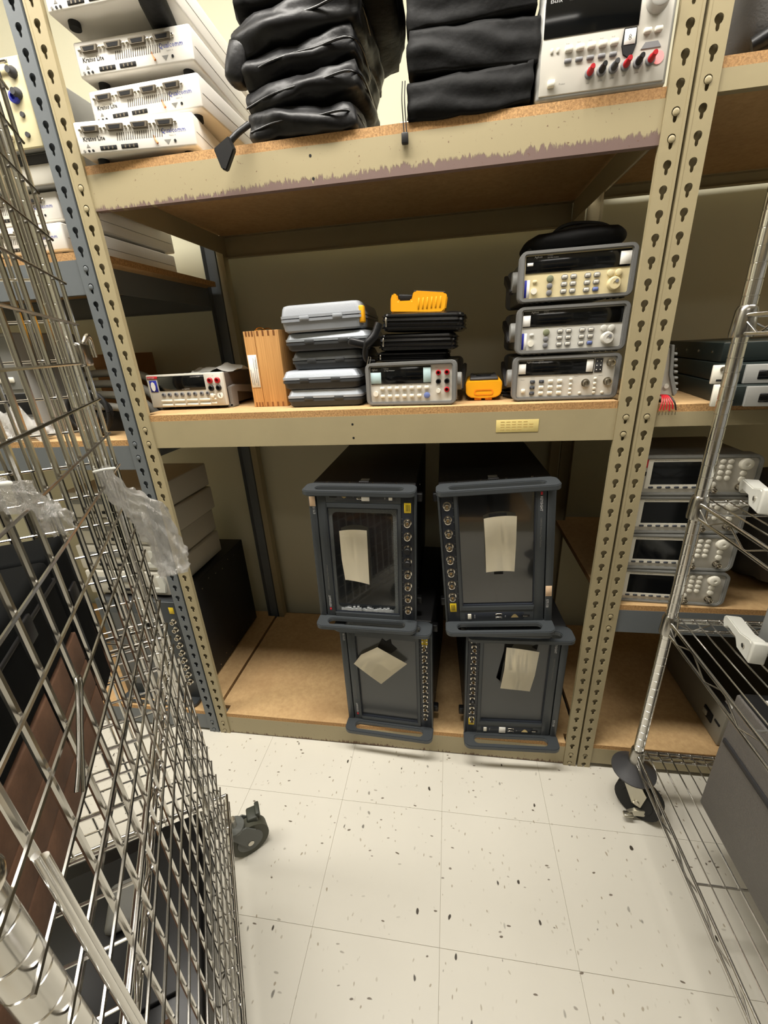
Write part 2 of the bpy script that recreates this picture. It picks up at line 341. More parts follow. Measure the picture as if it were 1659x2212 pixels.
def softbox(name, par, m, w, d, h, loc=(0, 0, 0), rot=(0, 0, 0), amp=.006, freq=9, seed=0, cuts=9, rnd=.35, sag=0, fold=0):
    """padded cloth shape: subdivided, rounded and wrinkled"""
    bm = bmesh.new(); bmesh.ops.create_cube(bm, size=2); bmesh.ops.subdivide_edges(bm, edges=bm.edges, cuts=cuts, use_grid_fill=True)
    for v in bm.verts:
        c = v.co.copy(); q = Vector((c.x*math.sqrt(max(0, 1-(c.y**2)/2-(c.z**2)/2+(c.y*c.z)**2/3)), c.y*math.sqrt(max(0, 1-(c.x**2)/2-(c.z**2)/2+(c.x*c.z)**2/3)),
                                     c.z*math.sqrt(max(0, 1-(c.x**2)/2-(c.y**2)/2+(c.x*c.y)**2/3))))
        c = c.lerp(q*1.1, rnd); p = Vector((c.x*w/2, c.y*d/2, c.z*h/2))
        nn = noise.noise_vector(p*freq+Vector((seed*3.1, seed*1.7, seed))); n2 = noise.noise_vector(p*freq*3+Vector((seed, 5, 2)))
        p += nn*amp+n2*amp*.45
        if fold: p += c.normalized()*fold*math.sin(p.z*180+p.x*26+seed+nn.x*4)*(1 if abs(c.z) < .9 else .2)
        p.z -= sag*(c.x**2)
        v.co = p+Vector((0, 0, h/2))
    me = finish(bm, m, 180); me.polygons.foreach_set('use_smooth', [True]*len(me.polygons))
    return link(name, me, par, loc, rot)

# ------------------------------------------------------------------ setting
XE = [.165+.305*i for i in range(-7, 13)]; YE = [-.190+.305*j for j in range(-9, 4)]
X0, X1, Y0, Y1 = XE[0], XE[-1], YE[0], .66
floor = structure(bx('floor', None, grout, X0-.1, X1+.1, Y0-.1, .80, -.1, -.0012))
for i in range(len(XE)-1):
    for j in range(len(YE)-1):
        a, b = YE[j], min(YE[j+1], .66)
        t = bx('tile', None, tilem, XE[i]+.0004, XE[i+1]-.0004, a+.0004, b-.0004, -.004, 0)
        t.parent = floor; t.matrix_parent_inverse = floor.matrix_world.inverted(); t.location = Vector(t.location)-floor.location
        t.matrix_parent_inverse.identity()
structure(bx('wall_back', None, wallm, X0-.1, X1+.1, .66, .76, 0, 2.8))
structure(bx('wall_front', None, mat('dark_wall_paint', (112, 106, 95), .8), X0-.1, X1+.1, Y0-.1, Y0, 0, 2.8))
structure(bx('wall_left', None, wallm, X0-.1, X0, Y0, .66, 0, 2.8))
structure(bx('wall_right', None, wallm, X1, X1+.1, Y0, .66, 0, 2.8))
structure(bx('ceiling', None, ceilm, X0-.1, X1+.1, Y0-.1, .76, 2.8, 2.9))
structure(bx('baseboard_back', None, mat('baseboard_vinyl', (60, 54, 46), .5), X0, X1, .654, .6598, 0, .06))
for (lx, ly_, where) in LAMPS:
    w, d = 1.25, .34; f = thing('ceiling_light', 'white framed ceiling light above the '+where, 'light', (lx, ly_, 2.74))
    rg('frame', f, white, rrect(w, d, .01, 2), rrect(w-.04, d-.04, .005, 2), 'z', -.01, .06)

# ------------------------------------------------------------------ shelving racks
PITCH_H = .0381
def keyhole(cx, cz):
    pts = []
    r = .0072; hw = .0032; zt = cz+.004; zb = cz-.0115
    a0 = math.asin(hw/r)
    for i in range(13):
        a = -PI/2+a0+(2*PI-2*a0)*i/12; pts.append((cx+r*math.cos(a), zt+r*math.sin(a)))
    pts += [(cx-hw, zb+.003), (cx-hw*.5, zb), (cx+hw*.5, zb), (cx+hw, zb+.003)]
    return pts
def slotted(bm, w, z0, n, off, t=.002, yy=0):
    """plate of width w (x 0..w) with n keyhole slots, built as real openings"""
    for i in range(n):
        a = z0+i*PITCH_H; b = a+PITCH_H; K = keyhole(w/2, a+PITCH_H/2+off); O = []
        cz = a+PITCH_H/2
        for (x, z) in K:
            dx, dz = x-w/2, z-cz; s = min((w/2)/max(abs(dx), 1e-6), (PITCH_H/2)/max(abs(dz), 1e-6)); O.append((w/2+dx*s, cz+dz*s))
        n_ = len(K)
        f0 = [bm.verts.new((x, yy, z)) for x, z in O]; f1 = [bm.verts.new((x, yy, z)) for x, z in K]; f2 = [bm.verts.new((x, yy+t, z)) for x, z in K]
        g0 = [bm.verts.new((x, yy+t, z)) for x, z in O]
        for k in range(n_):
            j = (k+1) % n_
            bm.faces.new((f0[k], f0[j], f1[j], f1[k])); bm.faces.new((f1[k], f1[j], f2[j], f2[k])); bm.faces.new((g0[k], f2[k], f2[j], g0[j]))
        for (x, z) in ((0, a), (w, a), (w, b), (0, b)):     # corner triangles
            q = [(v, o) for v, o in zip(f0, O)]
            c = bm.verts.new((x, yy, z)); c2 = bm.verts.new((x, yy+t, z))
            e1 = min(q, key=lambda t_: (abs(t_[1][0]-x) > 1e-5, abs(t_[1][1]-z)))[0]; e2 = min(q, key=lambda t_: (abs(t_[1][1]-z) > 1e-5, abs(t_[1][0]-x)))[0]
            if e1 != e2: bm.faces.new((c, e1, e2)); i1, i2 = f0.index(e1), f0.index(e2); bm.faces.new((c2, g0[i2], g0[i1]))
NP = 57; POSTH = NP*PITCH_H
def post_mesh(m, side, rear=False):
    k = ('post', m.name, side, rear)
    if k not in CACHE:
        bm = bmesh.new(); w = .037
        slotted(bm, w, -.010, NP, 0)
        for v in list(bm.verts):
            if v.co.z < 0: v.co.z = 0
        addbox(bm, 0, .0015, .0005, .011, 0, POSTH-.010); addbox(bm, w-.0015, w, .0005, .011, 0, POSTH-.010); addbox(bm, .0015, w-.0015, .0095, .011, 0, POSTH-.010)
        xo = 0 if side == 'l' else w-.0015; addbox(bm, xo, xo+.0015, .011, .036, 0, POSTH-.010)
        addbox(bm, 0 if side == 'l' else w-.0045, .0045 if side == 'l' else w, -.0006, 0, 0, POSTH-.01)
        if rear:
            for v in bm.verts: v.co.y = -v.co.y
        CACHE[k] = finish(bm, m)
    return CACHE[k]
rivet_prof = [(.0058, 0), (.0058, .0008), (.0045, .0018), (.002, .0021)]
def rack(name, label, x0, width, pm, levels, lw=(.037, .037)):
    """x0: inner edge of the left post; levels: (beam bottom, beam top, beam material, board thickness)"""
    r = thing(name, label, 'shelving', (x0, 0, 0))
    for (xx, side) in ((-.037, 'l'), (width, 'r')):
        link('post', post_mesh(pm, side), r, (xx, 0, 0))
        link('post', post_mesh(pm, 'r' if side == 'l' else 'l', True), r, (xx, .615, 0))
    for (z0, z1, bmt, th) in levels:
        for (y, s) in ((.0035, 1), (.6115, -1)):
            bm = bmesh.new(); ya, yb = sorted((y, y+s*.002)); addbox(bm, 0.0005, width-.0005, ya, yb, z0, z1)
            ya, yb = sorted((y+s*.002, y+s*.022)); addbox(bm, 0.0005, width-.0005, ya, yb, z1-.002, z1)
            ya, yb = sorted((y+s*.002, y+s*.016)); addbox(bm, 0.0005, width-.0005, ya, yb, z0, z0+.002)
            link('beam', finish(bm, beige if (s < 0 and bmt in (beam_worn, beam_rust)) else bmt), r)
        for xx in (0.0005, width-.0025):
            bx('side_brace', r, bmt if bmt is bluegrey else pm, xx, xx+.002, .026, .589, z0+.01, z1-.003)
        e = .035; bm = bmesh.new(); prism(bm, [(.001, .004), (width-.001, .004), (width-.001, .039), (width+e, .039), (width+e, .576), (width-.001, .576), (width-.001, .611), (.001, .611), (.001, .576), (-e, .576), (-e, .039), (.001, .039)], 'z', z1, z1+th)
        bmesh.ops.recalc_face_normals(bm, faces=bm.faces)
        bm.normal_update()
        for f in bm.faces: f.material_index = 0 if abs(f.normal.z) > .5 else 1
        link('shelf_board', finish(bm, [board_top, board_edge]), r)
        for xx in (-.0185, width+.0185):
            for zz in ((z0+.016, z1-.016) if z1-z0 > .04 else ((z0+z1)/2,)):
                zz = round((zz+.010-PITCH_H/2)/PITCH_H)*PITCH_H-.010+PITCH_H/2
                if 'rivet'+pm.name not in CACHE:
                    o = lathe('rivet', r, pm, rivet_prof, (xx, -.0002, zz+.003), 'y', 14); CACHE['rivet'+pm.name] = o.data
                else: link('rivet', CACHE['rivet'+pm.name], r, (xx, -.0002, zz+.003), Vector((0, 0, 1)).rotation_difference(AX['y']))
    return r
W = 1.1616
main = rack('shelving_unit', 'beige steel shelving unit in the middle holding the dark grey analysers', 0, W, beige,
            [(.004, .078, beam_rust, .016), (1.066, 1.1374, beige, .016), (1.607, 1.6731, beam_worn, .016)])
left_rack = rack('shelving_unit', 'blue-grey steel shelving unit behind the wire cage cart', -.077-.003-W, W, bluegrey,
                 [(.012, .080, bluegrey, .016), (1.006, 1.074, bluegrey, .016), (1.446, 1.519, bluegrey, .016)])
right_rack = rack('shelving_unit', 'beige steel shelving unit behind the chrome wire cart on the right', W+.037+.006+.037, W, beige,
                  [(.018, .082, beige, .016), (.532, .603, bluegrey, .016), (1.094, 1.126, beige, .016), (1.672, 1.703, beige, .016)])
far = rack('shelving_unit', 'beige steel shelving unit across the aisle, mirrored in the dark screens', 0, W, beige,
            [(.004, .078, beige, .016), (.80, .87, beige, .016), (1.60, 1.67, beige, .016)])
far.location = (1.42, -1.78, 0); far.rotation_euler = (0, 0, PI)
for i, (x, z, w, h) in enumerate(((.32, .0955, .50, .42), (.90, .0955, .46, .50), (1.22, .0955, .14, .30), (.40, .8875, .60, .36), (1.05, .8875, .50, .46))):
    t = thing('black_case', 'dark equipment case on the shelves across the aisle, %s' % ('low at the left', 'low in the middle', 'low and narrow at the right', 'on the upper board at the left', 'on the upper board at the right')[i], 'case', (x, -1.83, z), (0, 0, PI))
    bx('shell', t, blackbody, -w/2+.01, w/2-.01, 0, .45, 0, h, .006); bx('latch', t, darkgrey, -.02, .02, -.004, .001, h*.6, h*.7, .001)
# bolt holes, plate and marks on the beams
for (x, z) in ((.551, 1.117), (.551, 1.083), (.508, 1.657), (.510, 1.619)): cy('bolt_hole', main, blackm, (x, .0036, z), 'y', .0028, .0004, 10)
pl = bx('rating_plate', main, label_plate, .898, .994, .0026, .0034, 1.089, 1.118, .0003)
for i, ln in enumerate((5, 6, 6, 4)):
    for k in range(ln): bx('print_mark', pl, mat('faint_print', (190, 160, 96), .6), -.038+k*.013, -.038+k*.013+.009, -.0006, -.0004, .009-.006*i, .0105-.006*i)

# ------------------------------------------------------------------ bench instruments
def button(par, m, x, z, w=.009, h=.006, d=.004, bev=.0012, name='button', y=0): return bx(name, par, m, x-w/2, x+w/2, y-d, y, z-h/2, z+h/2, bev, 1)
def bumper_case(t, w, h, d, face, back=midgrey, hub=True):
    rg('bumper', t, bumperm, rrect(w, h, .014, 5, 0, h/2), rrect(w-.022, h-.016, .004, 5, 0, h/2), 'y', -.004, .026, .002)
    bx('front_panel', t, face, -w/2+.0105, w/2-.0105, .002, .012, .0078, h-.0078)
    bx('housing', t, back, -w/2+.012, w/2-.012, .012, d-.02, .006, h-.006, .003)
    rg('rear_bumper', t, bumperm, rrect(w-.004, h-.004, .014, 5, 0, h/2), rrect(w-.03, h-.03, .004, 5, 0, h/2), 'y', d-.03, d, .002)
    if hub:
        for s in (-1, 1):
            cy('handle_hub', t, midgrey, (s*(w/2-.013), .055, h*.48), (s, 0, 0), .021, .022, 20, bev=.003)
            pr('handle_arm', t, darkgrey, [(.045, h*.30), (.075, h*.24), (.22, h*.62), (.215, h*.82)], 'x', s*(w/2+.002) if s > 0 else s*(w/2+.012), s*(w/2+.012) if s > 0 else s*(w/2+.002), .002)
    for i in range(5):
        for s in (-1, 1): bx('foot_rib', t, rubber, s*(w*.32)+(i-2)*.0125-.003, s*(w*.32)+(i-2)*.0125+.003, 0, .02, -.0022, .002, .0006, 1)
def jack(par, m, x, z, r=.0062):
    lathe('terminal', par, m, [(r, 0), (r, .004), (r*.8, .0055), (r*.62, .0055), (r*.62, .001), (.0001, .001)], (x, .002, z), 'y', 16)
def bnc(par, x, z, y=0, r=.0068, m=steel, n=14):
    lathe('coax_socket', par, m, [(r*1.35, 0), (r*1.35, .0025), (r*.85, .003), (r*.85, .010), (r, .0105), (r, .0145), (r*.72, .015), (r*.72, .006), (.0001, .006)], (x, y, z), 'y', n)
def knob(par, m, x, z, r, d=.012, y=0): return lathe('knob', par, m, [(r*1.08, 0), (r*1.05, .002), (r, .003), (r*.94, d-.001), (r*.85, d), (r*.3, d), (r*.28, d-.001), (.0001, d-.001)], (x, y, z), 'y', 24)

def dmm():
    w, h = .222, .100
    t = thing('bench_multimeter', 'grey bumpered bench multimeter with pale blue stickers and red and black jacks', 'multimeter', (.6945, .036, 1.1556), (0, 0, -.085))
    bumper_case(t, w, h, .30, greyface)
    bx('display', t, glassblk, -w/2+.013, .050, .0005, .003, .050, h-.010, .0008, 1)
    bx('sticker', t, palest, -.098, -.072, -.0002, .0004, .052, .078, .0001, 1); bx('sticker', t, palest, .032, .050, -.0002, .0004, .052, .086, .0001, 1)
    text('Agilent', .0052, inkwhite, t, (-.095, .0002, .083)); text('34401A', .0036, inkwhite, t, (-.064, .0002, .0845)); text('6½ Digit Multimeter', .0032, inkwhite, t, (-.064, .0002, .0805))
    cy('power_button', t, ivorybut, (-.087, .002, .028), 'y', .0062, .006, 16)
    for r_ in range(2):
        for c in range(7):
            if r_ == 1 and c == 6: lathe('blue_key', t, bluebut, [(.0075, 0), (.007, .003), (.005, .004)], (.040, .002, .0215), 'y', 18)
            else: button(t, ivorybut, -.070+c*.0183, .040-.0185*r_, .0105, .0075, .005, y=.002); text('Shift' if c == 2 and r_ == 0 else 'abc'[c % 3].upper()+'C', .0026, inkblk, t, (-.072+c*.0183, .0019, .0455-.0185*r_))
    for (x, z, m) in ((.068, .073, red), (.088, .0735, red), (.068, .053, black), (.088, .0535, black), (.088, .034, red)): jack(t, m, x, z); cy('contact', t, blackm, (x, .0012, z), 'y', .003, .0006, 10)
    cy('input_switch', t, ivorybut, (.068, .002, .032), 'y', .0052, .008, 14)
    text('Input', .0034, inkgrey, t, (.060, .0019, .084)); text('HI  LO', .0030, inkgrey, t, (.064, .0019, .044))
    return t
dmm()

def counter(label, loc, rot, face, ink, kind, stickers):
    w, h = .231, .098
    t = thing('frequency_counter', label, 'counter', loc, rot)
    bumper_case(t, w, h, .30, face)
    xr = .060 if kind == 'three_input' else w/2-.012
    bx('display', t, glassblk, -w/2+.013, xr, .0005, .003, .056, h-.010, .0008, 1)
    for (x0, x1, z0, z1) in stickers: bx('sticker', t, whitest, x0, x1, -.0003, .0004, z0, z1, .0001, 1)
    text('Agilent', .0055, inkwhite, t, (-.086, .0002, .084)); text('53181A', .0034, inkwhite, t, (-.060, .0002, .0862)); text('225 MHz Counter', .003, inkwhite, t, (-.060, .0002, .0825))
    if kind == 'three_input':
        bx('status_panel', t, darkgrey, .062, .078, .001, .003, .058, h-.010, .0003, 1)
        for i in range(2):
            for j in range(3): cy('status_light', t, whitest, (.066+.008*i, .0012, .064+.009*j), 'y', .0012, .0008, 8)
        for (x, z) in ((.094, .078), (.046, .036), (.092, .038)): bnc(t, x, z, .002)
        button(t, ivorybut, -.090, .022, .009, .009, .005, y=.002, name='power_button')
        for r_ in range(3):
            for c in range(4):
                dk = c == 0 or (c == 1 and r_ == 0); button(t, darkbut if dk else ivorybut, -.070+c*.020, .042-.013*r_, .011, .0075, .004, y=.002)
                text('Freq' if c == 0 else 'Time', .0022, inkwhite if dk else inkblk, t, (-.073+c*.020, -.0021, .0412-.013*r_))
        for x in (.014, .066):
            for z in (.045, .034, .023, .014): button(t, ivorybut, x, z, .0065, .0055, .004, y=.002)
        for x in (.036, .084): button(t, ivorybut, x, .014, .0065, .0055, .004, y=.002)
        for (x, z) in ((-.097, .046), (-.075, .050), (-.02, .050), (.02, .050), (.072, .050)): text('Channel', .0028, ink, t, (x, .0019, z))
    else:
        bx('name_sticker', t, bluest, -.103, -.098, .0012, .002, .010, .044, .0003, 1); bx('name_sticker_edge', t, whitest, -.098, -.092, .0012, .002, .010, .044, .0003, 1)
        cy('power_button', t, ivorybut, (-.083, .002, .022), 'y', .0062, .005, 16); button(t, face, -.082, .040, .009, .006, .003, y=.002)
        for (x, z, m) in ((-.051, .044, mat('green_grey_button', (120, 124, 98), .5)), (-.051, .030, greybut), (-.051, .017, greybut)):
            lathe('button', t, m, [(.0072 if z > .04 else .006, 0), (.0065 if z > .04 else .0055, .003), (.004, .004)], (x, .002, z), 'y', 14)
        for g0 in (-.022, .024):
            for r_ in range(3):
                for c in range(2):
                    mm = bluebut if (g0 > 0 and r_ == 2 and c == 1) else greyface
                    x = g0+c*.018; z = .045-.0135*r_; rg('key_ring', t, greybut, rrect(.013, .0095, .004, 3, x, z), rrect(.0105, .007, .003, 3, x, z), 'y', .0008, .002)
                    bx('button', t, mm, x-.005, x+.005, -.001, .002, z-.0033, z+.0033, .001, 1); text('Freq', .002, inkblk, t, (x-.003, -.0012, z-.0007))
        text('Measure', .0028, ink, t, (-.018, .0019, .0525)); text('Math', .0028, ink, t, (.030, .0019, .0525))
        for x in (.068, .084): lathe('arrow_key', t, face, [(.0068, 0), (.006, .003), (.004, .0038)], (x, .002, .046), 'y', 14)
        knob(t, face, .077, .026, .0125, .010, .002); cy('knob_dimple', t, greybut, (.080, -.0085, .030), 'y', .0035, .0008, 12)
    return t
counter('lowest grey bumpered counter of the right-hand stack with three coax sockets', (1.0500, .040, 1.1556), (0, 0, -.035), greyface, inkgrey, 'three_input', [(-.103, -.087, .060, .082), (.044, .058, .060, .086)])
counter('middle grey bumpered counter of the right-hand stack with a blue side sticker', (1.0520, .038, 1.2590), (0, 0, -.02), mat('grey_face', (200, 198, 190), .5), inkgrey, 'knob', [(-.103, -.087, .058, .080)])
counter('topmost grey bumpered counter of the right-hand stack with a yellowed panel', (1.0500, .036, 1.3645), (0, 0, -.02), creamface, inkgrey, 'knob', [(.083, .104, .060, .084), (-.100, -.088, .070, .076)])

def keithley():
    w, h = .232, .090
    t = thing('bench_multimeter', 'white-fronted bench multimeter with a black display and four red and black jacks', 'multimeter', (.0615, .100, 1.1536), (0, 0, .0))
    z0 = .008
    bx('front_panel', t, offwhite, -w/2, w/2, 0, .012, z0, z0+h-.001, .003)
    bx('display', t, glassblk, -w/2+.034, .060, -.0012, .001, z0+.045, z0+h-.006, .0008, 1)
    bx('name_badge', t, redst, -w/2+.004, -w/2+.036, -.0014, .001, z0+h-.012, z0+h-.005, .0003, 1); text('KEITHLEY', .005, inkwhite, t, (-w/2+.006, -.0016, z0+h-.0105))
    bx('round_sticker', t, bluest, -w/2+.008, -w/2+.030, -.0012, .001, z0+.043, z0+h-.016, .0003, 1); pr('sticker_shape', t, whitest, [(-w/2+.018+.007*math.cos(a*PI/4), z0+.058+.013*math.sin(a*PI/4)) for a in range(8)], 'y', -.0016, -.0011)
    text('2000 MULTIMETER', .0036, inkwhite, t, (.020, -.0014, z0+h-.0115)); text('10 nV SENSITIVITY', .0030, inkwhite, t, (-.012, -.0014, z0+.047))
    text('Power', .0032, inkgrey, t, (-.108, -.0003, z0+.028), PI/2)
    for c in range(8):
        x = -.072+c*.0185+(c//2)*.002; lathe('round_key', t, greybut, [(.0062, 0), (.0058, .0025), (.004, .0035)], (x, 0, z0+.034), 'y', 14)
        cy('key_cap', t, darkbut, (x, -.0034, z0+.0355), 'y', .0028, .0006, 10)
    for g in range(4):
        for r_ in range(2): bx('button', t, ivorybut, -.082+g*.039, -.049+g*.039, -.004, 0, z0+.018-.012*r_-.003, z0+.018-.012*r_+.003, .0012, 1)
    for r_ in range(3): bx('button', t, ivorybut, .072-.002, .090-.004, -.003, 0, z0+.030-.011*r_-.003, z0+.030-.011*r_+.002, .001, 1)
    bx('terminal_panel', t, greyface, .076-.012+.001, w/2-.006, -.0018, .001, z0+.003, z0+h-.005, .0008, 1)
    for (x, z, m) in ((.078, .068, red), (.100, .068, red), (.078, .048, black), (.100, .048, black)):
        lathe('terminal', t, m, [(.008, 0), (.0078, .004), (.006, .0055), (.0045, .0055), (.0045, .001), (.0001, .001)], (x, -.0016, z0+z), 'y', 16)
    bx('input_switch', t, ivorybut, .073, .083, -.010, -.002, z0+.022, z0+.034, .003, 2); lathe('range_badge', t, whitest, [(.0085, 0), (.008, .002), (.004, .0022)], (.100, -.0016, z0+.028), 'y', 20)
    bx('badge_mark', t, inkblk, .099, .101, -.0042, -.0036, z0+.024, z0+.032, .0002, 1, rot=(0, -.3, 0)); text('HI', .0034, inkgrey, t, (.086, -.002, z0+.079)); text('INPUT', .003, inkgrey, t, (.084, -.002, z0+.057))
    bx('housing', t, taupe, -w/2+.006, w/2-.006, .012, .31, z0, z0+h-.004, .003)
    pr('handle_arm', t, mat('pale_taupe', (128, 122, 116), .5), [(.02, .002), (.052, .002), (.056, .040), (.14, .030), (.27, -.000), (.27, .016), (.14, .052), (.05, .060), (.02, .056)], 'x', w/2-.004, w/2+.007, .0015)
    for x in (-.09, .09): bx('foot', t, rubber, x-.012, x+.012, .02, .045, 0, z0+.001, .002)
    bx('foot', t, midgrey, w/2-.012, w/2+.006, .02, .052, 0, z0+.002, .002); bx('foot', t, rubber, -.09, -.07, .26, .28, 0, z0+.001, .002); bx('foot', t, rubber, .07, .09, .26, .28, 0, z0+.001, .002)
    return t
keithley()
def crumple(name, label, cat, m, loc, w, d, h, seed, amp, n=14):
    bm = bmesh.new(); bmesh.ops.create_grid(bm, x_segments=n, y_segments=n, size=.5)
    for v in bm.verts:
        p = v.co.copy(); q = noise.noise_vector(Vector((p.x*5+seed, p.y*5, seed)))
        v.co = Vector((p.x*w, p.y*d, max(0, h*(.25+.9*q.z+.8*math.exp(-((p.x-.18)**2+(p.y)**2)*14)))))+Vector((q.x, q.y, 0))*amp
    bmesh.ops.solidify(bm, geom=bm.faces, thickness=.0006)
    return tag(link(name, finish(bm, m, 60), None, loc), label, cat)
crumple('plastic_sheet', 'crumpled white plastic sheet lying on the white-fronted multimeter', 'plastic sheet', mat('milky_plastic', (225, 225, 220), .35, trans=.25), (.115, .205, 1.2485), .16, .12, .018, 3.3, .006)

def psu():
    w, h = .213, .150
    t = thing('power_supply', 'grey bench power supply with a black display and six coloured terminals', 'power supply', (1.0480, .004, 1.6905), (0, 0, .0))
    bx('front_frame', t, lightgrey, -w/2-.003, w/2+.003, 0, .022, 0, h, .006)
    bx('front_panel', t, greyface, -w/2+.003, w/2-.003, -.002, .004, .007, h-.006, .001)
    bx('housing', t, midgrey, -w/2, w/2, .022, .33, .003, h-.002, .003)
    bx('display', t, glassblk, -w/2+.005, .052, -.0032, 0, .084, h-.008, .001)
    text('E3631A', .006, inkwhite, t, (-.094, -.0034, .128)); text('TRIPLE OUTPUT DC POWER SUPPLY', .0045, inkgrey, t, (-.064, -.0034, .128))
    for c in range(5):
        button(t, ivorybut, -.058+c*.0185, .066, .013, .008, .006, y=-.001); button(t, greybut, -.058+c*.0185, .051, .012, .006, .004, y=-.001)
        text('Recall', .0022, inkgrey, t, (-.063+c*.0185, -.0021, .0735))
    for x in (-.086, -.076): button(t, offwhite, x, .067, .005, .008, .003, y=-.001)
    for x in (.067, .084): button(t, ivorybut, x, .074, .012, .007, .006, y=-.001)
    pr('logo_plate', t, greybut, [(.060, .052), (.092, .052), (.086, .060), (.066, .060)], 'y', -.003, -.001)
    pr('dark_badge', t, blackm, [(.030, .082), (.050, .082), (.052, .060), (.048, .048), (.040, .043), (.032, .048), (.028, .060)], 'y', -.004, -.001, .0005); bx('badge_label', t, whitest, .031, .049, -.0046, -.004, .060, .080, .0002, 1)
    text('8', .012, inkgrey, t, (.037, -.0048, .065))
    knob(t, mat('knob_grey', (178, 176, 170), .5), .077, .112, .017, .016, -.002)
    for i, m in enumerate((red, black, darkgrey, red, black, red)):
        x = -.020+i*.0195; z = .030+i*.0012
        lathe('terminal', t, m, [(.0055, 0), (.0055, .010), (.0042, .012), (.0042, .022), (.0034, .024)], (x, -.002, z), 'y', 14); lathe('terminal_base', t, greybut, [(.0078, 0), (.0078, .004), (.006, .005)], (x, -.002, z), 'y', 14)
        text(('+6V', 'COM', 'GND', '+25', 'COM', '-25')[i], .0032, inkgrey, t, (x-.004, -.0021, z-.014))
    cy('pink_sticker', t, pink, (.090, -.0025, .038), 'y', .009, .0006, 20)
    button(t, ivorybut, -.084, .022, .012, .010, .008, y=-.001, name='power_button'); text('Power', .004, inkgrey, t, (-.070, -.0021, .020))
    return t
psu()

# ------------------------------------------------------------------ wooden box, hard cases, soft cases, yellow meters
def wooden_box():
    t = thing('wooden_box', 'upright pine box with finger joints, brass clasp and a white side label', 'box', (.253, .106, 1.1536), (0, R(-1.8)*0, -.02))
    h = .193
    bx('lid', t, pine, 0, .030, 0, .15, 0, h, .0012); bx('body', t, pine, .0312, .098, 0, .15, 0, h, .0012)
    for i in range(3):
        for z in (0, h-.013): bx('finger_joint', t, jointwood, .008+i*.0085-.002, .008+i*.0085+.002, -.0006, .001, z+.0005, z+.0125)
    for i in range(4):
        for z in (0, h-.013): bx('finger_joint', t, jointwood, .040+i*.015-.0025, .040+i*.015+.0025, -.0006, .001, z+.0005, z+.0125)
    lb = bx('label', t, whitest, .003, .0275, -.0012, .0002, .052, .135, .0001, 1)
    for k, (x, a, b) in enumerate(((-.009, -.034, .005), (-.004, -.036, -.004), (.002, -.030, .034), (.007, -.037, .030), (.0095, .006, .036))): bx('print_mark', lb, inkgrey, x-.0006, x+.0006, -.0009, -.00075, a, b)
    for y in (.03, .08):
        bx('clasp', t, brass, .022, .042, y-.008, y+.008, h, h+.003, .0008, 1); tube('clasp_wire', t, brass, curve([(.025, y-.006, h+.003), (.030, y-.003, h+.007), (.036, y, h+.008), (.042, y+.003, h+.006), (.046, y+.006, h+.002)], 4), .0015, 6)
    return t
wooden_box()
def hard_case(label, loc, rz, w, d, h, top, bot, latch=None, tilt=0):
    t = thing('hard_case', label, 'case', loc, (0, tilt, rz), 'hard plastic cases in the middle stack')
    z = h*.50
    for (nm, m, a, b, s) in (('lower_shell', bot, 0, z-.001, 1), ('upper_shell', top, z+.001, h, -1)):
        bm = bmesh.new()
        if s > 0: lv = [(a, .010), (a+.004, .005), (b-.006, .002), (b-.006, 0), (b, 0)]
        else: lv = [(a, 0), (a+.006, 0), (a+.006, .002), (b-.008, .005), (b-.002, .008), (b, .014)]
        rings = [[bm.verts.new((x+w/2, y+d/2, zz)) for x, y in rrect(w-2*i_, d-2*i_, .014, 4)] for zz, i_ in lv]
        for q in range(len(rings)-1):
            for k in range(len(rings[0])): bm.faces.new((rings[q][k], rings[q][(k+1) % len(rings[0])], rings[q+1][(k+1) % len(rings[0])], rings[q+1][k]))
        bm.faces.new(rings[0][::-1]); bm.faces.new(rings[-1]); link(nm, finish(bm, m, 30), t)
    for x in (.30, .70): bx('hinge', t, bot, x*w-.012, x*w+.012, -.0015, .006, z-.005, z+.005, .001, 1)
    if latch: bx('latch', t, latch, w-.010, w+.002, .004, .030, h*.18, h*.80, .003)
    return t
gz = 1.1536
darkcase = mat('charcoal_case', (52, 54, 56), .5, bump=.1, bscale=300); grey2 = mat('soft_grey_case', (92, 95, 96), .5, bump=.1, bscale=300)
hard_case('bottom silver and charcoal hard case beneath four others', (.366, .062, gz), -.02, .203, .26, .0455, silver, darkcase)
hard_case('second silver and charcoal hard case from the shelf', (.360, .058, gz+.046), -.02, .206, .26, .0455, silver, darkcase)
hard_case('dark grey hard case in the middle of the case stack', (.386, .076, gz+.092), -.03, .185, .24, .0455, grey2, darkcase)
hard_case('silver-lidded charcoal hard case just under the pale grey one', (.380, .062, gz+.138), -.01, .215, .26, .0420, mat('worn_silver', (150, 156, 162), .4, .3, var=.12, vscale=60), darkcase)
hard_case('topmost pale grey hard case with a yellow corner latch', (.380, .050, gz+.1806), .03, .205, .30, .061, mat('pale_grey_case', (150, 154, 160), .42, bump=.1, bscale=300), mat('pale_grey_case_b', (140, 144, 150), .42), yellow, R(-.8))

